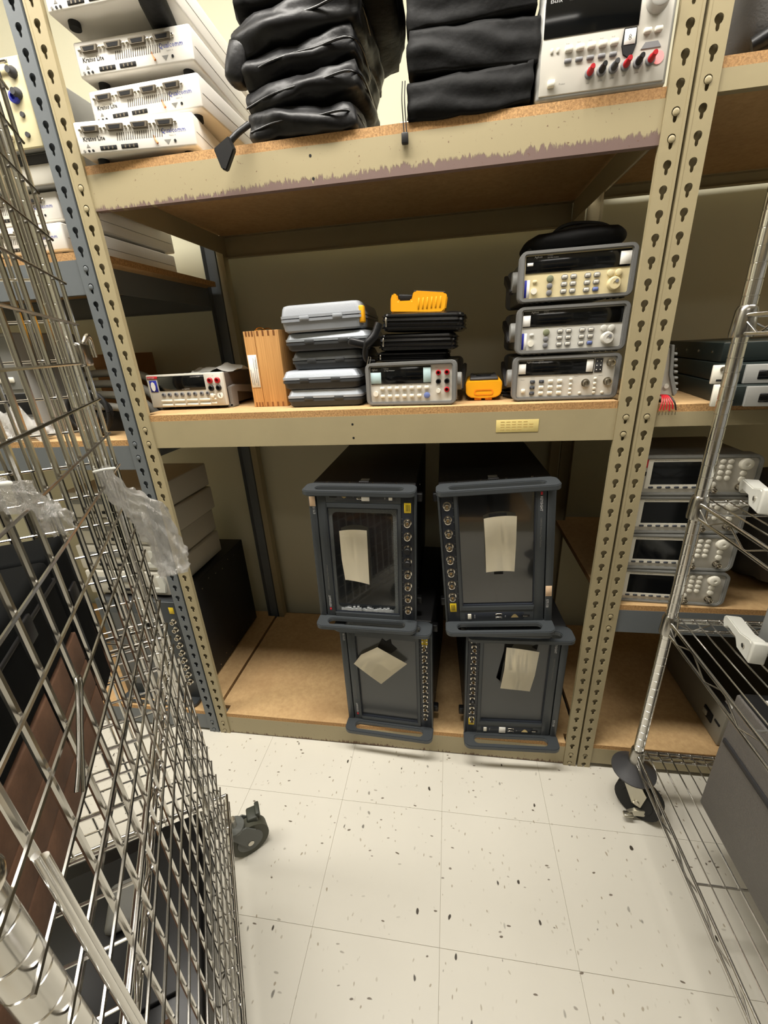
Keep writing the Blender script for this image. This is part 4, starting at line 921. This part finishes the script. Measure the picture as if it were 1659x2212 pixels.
# ------------------------------------------------------------------ right rack contents
RZ = .6192
def generator(label, loc, rz):
    w, h, d = .262, .100, .22
    t = thing('function_generator', label, 'generator', loc, (0, 0, rz), 'grey function generators on the blue-grey beam')
    rg('bumper', t, midgrey, rrect(w, h, .020, 5, 0, h/2), rrect(w-.020, h-.016, .010, 5, 0, h/2), 'y', -.004, .030, .002)
    bx('front_panel', t, greyface, -w/2+.009, w/2-.009, .0, .012, .0075, h-.0075, .001); bx('housing', t, midgrey, -w/2+.012, w/2-.012, .012, d, .006, h-.006, .003)
    rg('screen_frame', t, ivorybut, rrect(.130, .072, .002, 2, -.047, .054), rrect(.112, .056, .001, 2, -.045, .056), 'y', -.0015, .001); bx('screen', t, glassblk, -.101, .011, -.0008, .001, .028, .084)
    bx('red_badge', t, redst, -.118, -.110, -.001, .001, .070, .090, .0003, 1); bx('usb_port', t, blackm, -.118, -.112, -.001, .001, .050, .060)
    text('33500B Series Waveform Generator', .0036, inkblk, t, (-.100, -.0017, .0865))
    for k in range(6): bx('soft_key', t, darkbut, -.103+k*.019, -.092+k*.019, -.0040, 0, .0185, .0235, .0015, 1)
    for r_ in range(4):
        for c in range(3): lathe('key', t, ivorybut, [(.0062, 0), (.0058, .003), (.004, .004)], (.030+c*.0165, 0, .084-.0135*r_), 'y', 12)
    knob(t, ivorybut, .095, .078, .0135, .010); lathe('key', t, ivorybut, [(.007, 0), (.0065, .003), (.005, .004)], (.095, 0, .055), 'y', 12)
    for (x, z) in ((.036, .028), (.095, .040)): lathe('key', t, ivorybut, [(.0075, 0), (.007, .003), (.005, .004)], (x, 0, z), 'y', 12)
    for (x, z) in ((.036, .016), (.093, .022)): bnc(t, x, z, 0)
    return t
gen = generator('lowest grey function generator of the stack behind the chrome post', (1.3620, .020, RZ), -.05)
dup(gen, 'second grey function generator from the board, behind the chrome post', (1.3610, .022, RZ+.1010), (0, 0, -.03))
dup(gen, 'third grey function generator from the board, partly behind a wire shelf corner', (1.3640, .026, RZ+.2020), (0, 0, .0))
dup(gen, 'topmost grey function generator of the stack under the thin beige beam', (1.3680, .026, RZ+.3030), (0, 0, .0))
t = thing('black_bag', 'slumped dark grey bag behind the wire cart right of the generators', 'bag', (1.75, .18, RZ)); softbox('body', t, softgrey, .30, .24, .30, amp=.03, freq=7, seed=21, cuts=10, rnd=.5)
tube('strap', t, nylon, curve([(-.12, -.10, .22), (-.16, -.14, .14), (-.10, -.16, .06), (-.02, -.14, .03)], 6), .010, 8)
t = thing('grey_instrument', 'long grey instrument with a black power inlet on the bottom board at right', 'instrument', (1.605, .035, .099), (0, 0, R(-1)))
bx('housing', t, mat('olive_grey_metal', (128, 124, 112), .5), 0, .34, 0, .42, .004, .125, .003); bx('top_cover', t, blackbody, .01, .335, .01, .41, .125, .135, .002)
pr('power_inlet', t, blackm, [(.045, .045), (.085, .045), (.090, .055), (.090, .078), (.045, .078)], 'x', -.004, 0, .001); bx('inlet_rocker', t, mat('rocker', (150, 148, 138), .5), -.008, -.003, .068, .086, .052, .070, .001); bx('slot', t, blackm, -.003, .001, .010, .035, .070, .076)
for k in range(3): bx('foot', t, rubber, .02+k*.13, .04+k*.13, .02, .04, -.004+.004, .005)
bx('rear_label', t, whitest, .02, .09, .02, .05, .1350, .1356)
# mid shelf of the right rack
QZ = 1.1425
for i, (z, hh) in enumerate(((0, .040), (.041, .038))):
    t = thing('rack_instrument', ('lower grey rack instrument with white mounting ear behind the chrome post', 'upper grey rack instrument with white mounting ear behind the chrome post')[i], 'instrument', (1.350+.010*i, -.050+.036*i, QZ+z), (0, 0, R(-8)))
    bx('housing', t, greenblk, 0, .42, .008, .42, 0, hh, .002); bx('front_panel', t, lightgrey, .028, .42, 0, .008, 0, hh-.001, .001)
    bx('mounting_ear', t, ivorybut, -.030, .004, -.003, .006, .001, hh+.004*(1-i), .0008, 1)
    lathe('ear_screw', t, steel, [(.006, 0), (.0055, .002), (.002, .003)], (-.014, -.003, hh*.78), 'y', 14); bx('ear_slot', t, blackm, -.022, -.012, -.0036, -.002, .006, .010)
    bx('display', t, glassblk, .050, .10, -.001, .002, .008, .026, .001, 1); bx('vent_band', t, darkgrey, .12, .24, -.001, .002, hh-.014, hh-.010)
    for k in range(6): bx('label_mark', t, inkgrey, .13+k*.03, .145+k*.03, -.0008, .001, .012, .016)
t = thing('rack_instrument', 'black flat instrument on top of the grey rack instruments', 'instrument', (1.372, .050, QZ+.0802), (0, 0, R(-8)))
bx('housing', t, greenblk, 0, .42, 0, .36, 0, .040, .002); bx('top_edge', t, steel, .004, .416, .003, .006, .040, .0412)
for k in range(4): cy('screw', t, steel, (0, .05+.08*k, .020), (-1, 0, 0), .003, .0015, 8)
t = thing('bench_multimeter', 'pale instrument with a ribbed bumper leaning behind the slotted post', 'multimeter', (1.268, .030, QZ), (0, 0, R(0)))
pr('side_shell', t, greyface, [(-.022, .118), (-.008, .118), (.000, .060), (.016, .020), (.010, .010), (-.022, .006)], 'y', 0, .18, .003)
pr('bumper', t, midgrey, [(-.010, .122), (-.004, .122), (.004, .062), (.020, .022), (.014, .014), (.010, .022), (-.004, .060)], 'y', -.004, .02, .001)
for k in range(7): bx('bumper_rib', t, midgrey, -.002+.0026*k, .006+.0026*k, -.003, .019, .100-.0125*k, .106-.0125*k, .002)
cy('foot_dimple', t, ivorybut, (-.004, 0, .036), 'y', .005, .002, 12); bx('foot', t, rubber, -.02, 0, .02, .05, 0, .007)
t = thing('lead_tuft', 'tuft of red test leads with bright tips hanging over the thin beige beam', 'wire', (1.254, -.004, QZ+.006)); random.seed(9)
for k in range(6):
    x = -.010+.005*k; tube('lead', t, red if k < 5 else black, curve([(x*.3, .03, .012), (x*.6, .008, .012), (x, -.006, .000), (x*1.3, -.009, -.014-.004*random.random())], 5), .0016, 6); cy('lead_tip', t, steel, (x*1.3, -.009, -.026), 'z', .0014, .008, 8)
# right rack, top
t = thing('black_bag', 'dark bag pushed against the post on the upper right shelf', 'bag', (1.47, .20, 1.7195)); softbox('body', t, softgrey, .36, .34, .34, amp=.02, freq=6, seed=31, cuts=10, rnd=.3, fold=.003)
tube('strap', t, nylon, curve([(-.17, -.16, .02), (-.10, -.19, .05), (.0, -.19, .12), (.06, -.18, .22)], 6), .014, 8)

# ------------------------------------------------------------------ wire shelving carts
def wire_shelf(par, x0, x1, y0, y1, z, wires_along='y', pitch=.0275, cross=.30, m=chrome, tr=.030):
    """rectangular wire shelf: rim of two rods joined by a zigzag, longitudinal wires as pieces"""
    bm = bmesh.new()
    cs = [(x0, y0), (x1, y0), (x1, y1), (x0, y1)]
    for i in range(4):
        a = Vector((*cs[i], z)); b = Vector((*cs[(i+1) % 4], z))
        for dz, r in ((0, .0040), (-tr, .0034)): addtube(bm, [a+Vector((0, 0, dz)), b+Vector((0, 0, dz))], r, 8)
        L = (b-a).length; n = max(2, int(L/.055)); pts = []
        for k in range(n+1): pts.append(a.lerp(b, k/n)+Vector((0, 0, -tr if k % 2 else 0)))
        addtube(bm, pts, .0020, 6)
    f = link('shelf_frame', finish(bm, m, 60), par)
    if wires_along == 'y':
        n = int((x1-x0)/pitch)
        for k in range(1, n): x = x0+(x1-x0)*k/n; rod('shelf_wire', f, m, (x, y0, z+.003), (x, y1, z+.003), .0017, 6)
        y = y0+cross/2
        while y < y1: rod('cross_wire', f, m, (x0, y, z-.002), (x1, y, z-.002), .0026, 6); y += cross
    else:
        n = int((y1-y0)/pitch)
        for k in range(1, n): y = y0+(y1-y0)*k/n; rod('shelf_wire', f, m, (x0, y, z+.003), (x1, y, z+.003), .0017, 6)
        x = x0+cross/2
        while x < x1: rod('cross_wire', f, m, (x, y0, z-.002), (x, y1, z-.002), .0026, 6); x += cross
    return f
def cart_post(par, x, y, z0, z1, m=chrome, r=.0127):
    bm = bmesh.new(); prof = []; z = z0
    while z < z1-.001:
        zz = min(z+.0254, z1); prof += [(r, z), (r, zz-.0022), (r-.0011, zz-.0016), (r-.0011, zz-.0004)]; z = zz
    n = 20; rings = [[bm.verts.new((x+q*math.cos(2*PI*k/n), y+q*math.sin(2*PI*k/n), h_)) for k in range(n)] for q, h_ in prof]
    for i in range(len(rings)-1):
        for k in range(n): bm.faces.new((rings[i][k], rings[i][(k+1) % n], rings[i+1][(k+1) % n], rings[i+1][k]))
    bm.faces.new(rings[0][::-1]); bm.faces.new(rings[-1]); return link('post', finish(bm, m, 30), par)
def collar(par, x, y, z, m=chrome_dark):
    return lathe('collar', par, m, [(.0185, -.040), (.0195, -.034), (.0170, .004), (.0150, .010), (.0135, .012)], (x, y, z), 'z', 20)
def caster(par, x, y, top, ang, wheel_r=.058, m=castergrey, tyre=wheelgrey, yoke=None):
    """swivel caster; hangs from height top to the floor"""
    c = link('caster', cyl_mesh(.008, top-wheel_r*2+.02, steel, 10), par, (x, y, wheel_r*2-.02))
    d = Vector((math.cos(ang), math.sin(ang), 0)); s = Vector((-d.y, d.x, 0)); o = Vector((0, 0, wheel_r-(wheel_r*2-.02))) + d*.028
    ym = yoke or m
    bm = bmesh.new(); addtube(bm, [o-s*.015, o+s*.015], wheel_r, 28); w1 = link('tyre', finish(bm, tyre, 40), c)
    bm = bmesh.new(); addtube(bm, [o-s*.0165, o+s*.0165], wheel_r*.66, 24); link('wheel_disc', finish(bm, m, 40), c)
    bm = bmesh.new(); addtube(bm, [o-s*.024, o+s*.024], .008, 12); link('axle', finish(bm, steel, 40), c)
    for sg in (-1, 1):
        bm = bmesh.new(); a = o+s*sg*.020; pts = [a+Vector((0, 0, -.010))-d*.010, a+Vector((0, 0, -.010))+d*.012, a+d*.020+Vector((0, 0, wheel_r*.7)), Vector((0, 0, wheel_r+.012))+Vector((0, 0, o.z))+s*sg*.020+d*.026, Vector((0, 0, wheel_r+.012+o.z))+s*sg*.020-d*.022]
        v0 = [bm.verts.new(p-s*.0018) for p in pts]; v1 = [bm.verts.new(p+s*.0018) for p in pts]
        bm.faces.new(v0); bm.faces.new(v1[::-1])
        for k in range(5): bm.faces.new((v0[k], v1[k], v1[(k+1) % 5], v0[(k+1) % 5]))
        link('fork', finish(bm, ym), c)
    bm = bmesh.new(); addtube(bm, [Vector((0, 0, wheel_r+.008+o.z)), Vector((0, 0, wheel_r+.018+o.z))], .026, 20); link('swivel_plate', finish(bm, ym, 40), c)
    return c, o, d, s

# right cart
rc = thing('wire_cart', 'chrome wire shelf cart on casters at the right edge', 'cart', (1.310, -.108, 0))
RW, RD = .46, -1.05
for (x, y) in ((0, 0), (RW, 0), (RW, RD), (0, RD)):
    cart_post(rc, x, y, .150, 1.95)
    for z in (.215, .655, .955, 1.312): collar(rc, x, y, z+.004)
for z in (.215, .655, .955, 1.312): wire_shelf(rc, -.004, RW+.004, RD-.004, .004, z)
for (x, y) in ((0, 0), (RW, 0), (RW, RD), (0, RD)):
    c, o, d, s = caster(rc, x, y, .170, R(-40), .060, rubber, rubber, zinc)
    lathe('bumper_disc', rc, darkgrey, [(.013, .196), (.018, .182), (.044, .160), (.056, .150), (.056, .146), (.030, .142)], (x, y, 0), 'z', 28)
pr('brake_lever', rc, zinc, [(-.012, .020), (.030, .020), (.040, .032), (.034, .044), (.004, .042), (-.016, .030)], 'y', -.046, -.036, .001); bx('brake_tab', rc, zinc, -.026, .000, -.056, -.040, .024, .032, .003)
# its load
t = thing('perforated_cabinet', 'large dark grey cabinet with perforated sides on the bottom wire shelf', 'cabinet', (1.400, -.235, .2205))
bx('side_panel', t, perf, 0, .34, -.66, 0, 0, .345, .004); bx('top_cover', t, blackbody, .004, .336, -.656, -.004, .345, .350, .001)
bx('side_ridge', t, darkgrey, -.004, .001, -.65, -.01, .215, .228, .001, 1); bx('label', t, whitest, .040, .100, -.050, -.020, .350, .3506); bx('label', t, whitest, .110, .130, -.050, -.020, .350, .3506)
for k in range(3): bx('top_slot', t, blackm, .03, .09, -.16-.08*k, -.13-.08*k, .350, .3508)
t = thing('grey_case', 'light grey box standing on the second wire shelf at the right edge', 'box', (1.442, -.180, .6602)); bx('shell', t, mat('cool_grey_shell', (150, 152, 152), .5), 0, .30, -.50, 0, 0, .285, .008); bx('lid_line', t, midgrey, -.001, .301, -.501, .001, .20, .204)
t = thing('grey_case', 'light grey box on the third wire shelf at the right edge', 'box', (1.462, -.19, .9602)); bx('shell', t, mat('cool_grey_shell', (150, 152, 152), .5), 0, .28, -.45, 0, 0, .23, .008); bx('lid_line', t, midgrey, -.001, .281, -.451, .001, .15, .154)
def clip(label, loc, rz):
    t = thing('plastic_bracket', label, 'bracket', loc, (0, 0, rz), 'white plastic brackets on the wire cart')
    pr('arm', t, whiteclip, [(0, .018), (.010, .004), (.024, .016), (.060, .016), (.074, .000), (.116, .000), (.120, .010), (.120, .042), (.106, .046), (.070, .036), (.012, .036), (0, .030)], 'y', -.014, .014, .002)
    bx('web', t, whiteclip, .066, .112, -.010, .010, -.0, .034, .002); cy('pin', t, steel, (.095, -.0145, .022), 'y', .005, .002, 10); bx('hook', t, whiteclip, .112, .124, -.014, .014, .0, .050, .003)
    return t
clip('white plastic bracket on the second wire shelf', (1.420, -.130, .6605), R(-98)); clip('white plastic bracket on the third wire shelf', (1.415, -.070, .9605), R(-105))
pc = thing('signal_analyser', 'dark instrument lying on the top wire shelf level with the eye', 'instrument', (1.48, -.14, 1.3175)); bx('housing', pc, darkgrey, 0, .26, -.5, 0, 0, .10, .004); bx('front_panel', pc, midgrey, -.003, .001, -.48, -.02, .01, .09, .001)

# left cage cart: local frame, x along -d (towards the viewer), y into the cart
d_ = Vector((-.522, .853, 0)).normalized()
ang = math.atan2(-d_.y, -d_.x)
lc = thing('cage_cart', 'chrome wire cage cart filling the left edge, on grey casters', 'cart', (.208, -.343, 0), (0, 0, ang))
# local x = -d (0 far end, .655 near end); local y = cart interior side? check sign below
side = 1 if Vector((-math.sin(ang), math.cos(ang))).dot(Vector((-.853, -.522))) > 0 else -1
def ly(v): return v*side
CL, CWD = .675, .50
for (x, y) in ((.045, .035), (CL, .012), (CL, CWD), (.045, CWD)):
    cart_post(lc, x, ly(y), .135, 2.0, chrome)
for z in (.205, .800): 
    y0, y1 = sorted((ly(.010 if z > .5 else 0), ly(CWD))); wire_shelf(lc, .06 if z > .5 else 0, CL, y0, y1, z, 'x' if False else 'y', .045, .30)
    for (x, y) in ((.045, .035), (CL, .012), (CL, CWD), (.045, CWD)): collar(lc, x, ly(y), z)
# mesh side facing the aisle: upright wires and rails, each a piece
vx = [.105+.0445*k for k in range(13)]
for x in vx: rod('upright_wire', lc, chrome, (x, ly(.004), .20), (x, ly(.004), 1.98), .0028, 8)
zz = [1.502-.0518*k for k in range(25)]+[1.502+.0518*k for k in range(1, 9)]
def edge_x(z): return .103 if z > .8 else .052+.051*(z-.25)/.55
for z in zz: rod('rail_wire', lc, chrome_dark, (edge_x(z), ly(-.0005), z), (CL+.02, ly(-.0005), z), .0017, 6)
for x, h_ in ((.068, .72),): rod('upright_wire', lc, chrome, (x, ly(.004), .20), (x, ly(.004), h_), .0028, 8)
# mesh at the far end
for k in range(15):
    y = .040+.031*k; rod('end_upright_wire', lc, chrome, (.050, ly(y), .22), (.050, ly(y), 1.98), .0026, 8)
for k in range(31): z = 1.90-.0545*k; rod('end_rail_wire', lc, chrome, (.053, ly(.03), z), (.053, ly(CWD), z), .0019, 6)
# door rail and latch at the near end
tube('latch_handle', lc, chrome_dark, curve([(.606, ly(-.012), 1.020), (.590, ly(-.014), 1.034), (.560, ly(-.015), 1.062), (.552, ly(-.015), 1.072), (.545, ly(-.015), 1.070), (.548, ly(-.014), 1.060), (.570, ly(-.012), 1.036), (.594, ly(-.010), 1.006)], 5), .0016, 8)
rod('door_stile', lc, chrome, (.645, ly(-.003), .20), (.645, ly(-.003), 1.02), .0030, 10); rod('door_stile', lc, chrome, (.655, ly(-.006), .20), (.655, ly(-.006), 1.035), .0026, 10)
lathe('post_sleeve', lc, steel, [(.0150, -.006), (.0165, 0), (.0150, .004), (.0135, .005)], (CL, ly(.012), 1.056), 'z', 24)
tube('cage_hook', lc, steel, curve([(.10, ly(.0), 1.322), (.085, ly(-.004), 1.332), (.070, ly(-.004), 1.330), (.062, ly(-.003), 1.318), (.060, ly(-.003), 1.302)], 5), .0032, 8)
bx('hook_plate', lc, chrome_dark, .098, .150, min(ly(-.006), ly(.006)), max(ly(-.006), ly(.006)), 1.290, 1.322, .004)
for (x, y) in ((.030, -.002), (CL, .012), (CL, CWD), (.045, CWD)): caster(lc, x, ly(y), .15, R(100) if x < .1 else R(200), .052)
pm_ = mat('pedal_grey', (56, 58, 50), .5); bx('brake_pedal', lc, pm_, -.012, .026, min(ly(-.062), ly(-.034)), max(ly(-.062), ly(-.034)), .078, .112, .004); bx('pedal_lip', lc, pm_, -.016, .022, min(ly(-.070), ly(-.058)), max(ly(-.070), ly(-.058)), .100, .118, .003)
# world placement helper for loads in the cage
def cage(x, y, z): 
    v = Matrix.Rotation(ang, 3, 'Z') @ Vector((x, ly(y), z)); return Vector((.208, -.343, 0))+v
def cload(name, label, cat, x, y, z): return thing(name, label, cat, cage(x, y, z), (0, 0, ang))
def cb(nm, par, m, x0, x1, y0, y1, z0, z1, bev=.002): ya, yb = sorted((ly(y0), ly(y1))); return bx(nm, par, m, x0, x1, ya, yb, z0, z1, bev)
SZ = .8062; caseblk = mat('dull_black_shell', (10, 11, 11), .85, spec=.1)
t = cload('wooden_crate', 'red-brown wooden crate on the middle shelf inside the cage', 'crate', .262, .08, SZ)
for k in range(3): cb('side_board', t, redwood, 0, .385, 0, .012, .001+.048*k, .048+.048*k, .002); cb('end_board', t, redwood, .373, .385, .0125, .30, .001+.048*k, .048+.048*k, .002)
for k in range(3): cb('end_board', t, redwood, 0, .012, .0125, .30, .001+.048*k, .048+.048*k, .002); cb('back_board', t, redwood, .0125, .3725, .288, .300, .001+.048*k, .048+.048*k, .002)
cb('floor_board', t, redwood, .0125, .3725, .0125, .2875, 0, .008, .001)
t = cload('black_case', 'large black equipment case resting on the wooden crate in the cage', 'case', .262, .08, SZ+.1455)
cb('shell', t, caseblk, 0, .37, 0, .33, 0, .112, .008); cb('lid_rim', t, black, -.002, .372, -.002, .332, .078, .084, .002); cb('latch', t, black, .10, .13, -.004, .001, .062, .092, .002); cb('latch', t, black, .26, .29, -.004, .001, .062, .092, .002)
t = cload('black_case', 'tall black case standing on the shelf beyond the crate in the cage', 'case', .165, .085, SZ)
cb('shell', t, caseblk, 0, .088, 0, .25, 0, .255, .006); cb('latch', t, black, .03, .06, -.004, .001, .16, .19, .002)
caseblk2 = mat('gloss_black_shell', (9, 9, 11), .3)
t = cload('black_printer', 'glossy black box-shaped device on the bottom shelf of the cage', 'device', .12, .035, .2112)
cb('shell', t, caseblk2, 0, .36, 0, .33, 0, .13, .010); cb('tray', t, black, .04, .30, .04, .26, .130, .140, .003); cb('grey_roller', t, midgrey, .10, .18, .10, .16, .140, .162, .010)
t = cload('brown_carton', 'brown box at the near end of the cage bottom shelf', 'box', .50, .05, .2112); cb('carton', t, redwood, 0, .14, 0, .36, 0, .26, .003); cb('tape', t, cardboard, -.001, .141, .16, .20, .26, .2606, .0002)
# clear plastic wrap tied to the cage
def wrap(label, pts, rs, seed, parent_group='clear plastic wraps tied to the cage'):
    t = thing('plastic_wrap', label, 'plastic wrap', pts[0], (0, 0, 0), parent_group)
    P = [Vector(p)-Vector(pts[0]) for p in pts]; Q = curve(P, 7); n = 26; bm = bmesh.new(); rings = []
    for i, p in enumerate(Q):
        f = i/(len(Q)-1)*(len(rs)-1); a = int(min(f, len(rs)-2)); r = rs[a]*(1-(f-a))+rs[a+1]*(f-a)
        tt = (Q[min(i+1, len(Q)-1)]-Q[max(0, i-1)]).normalized(); u = tt.orthogonal().normalized(); w = tt.cross(u)
        row = []
        for k in range(n):
            an = 2*PI*k/n; rr = r*(.72+.42*noise.noise(Vector((math.cos(an)*2.2, math.sin(an)*2.2, i*.35+seed)))+.22*math.sin(an*7+i*.6+seed))
            row.append(bm.verts.new(p+(u*math.cos(an)+w*math.sin(an)*.75)*rr))
        rings.append(row)
    for i in range(len(rings)-1):
        for k in range(n): bm.faces.new((rings[i][k], rings[i][(k+1) % n], rings[i+1][(k+1) % n], rings[i+1][k]))
    link('wrap', finish(bm, plastic), t); tube('tie', t, whiteclip, [(-.004, -.010, 0), (.010, -.004, .002), (.012, .008, 0), (-.004, .010, -.002), (-.004, -.010, 0)], .0016, 6)
    return t
def cg(x, y, z): return tuple(cage(x, y, z))
wrap('clear plastic wrap hanging from the cage in front of the beige post', [cg(.245, -.006, 1.165), cg(.215, -.012, 1.120), cg(.19, -.030, 1.085), cg(.165, -.040, 1.035), cg(.155, -.045, .985), cg(.165, -.045, .955)], [.010, .018, .026, .030, .030, .026], 1.3)
wrap('clear plastic wrap knotted on the cage at the left edge', [cg(.545, -.006, 1.228), cg(.515, -.010, 1.212), cg(.490, -.012, 1.198), cg(.465, -.010, 1.182), cg(.445, -.006, 1.160)], [.010, .014, .006, .012, .014], 4.1)
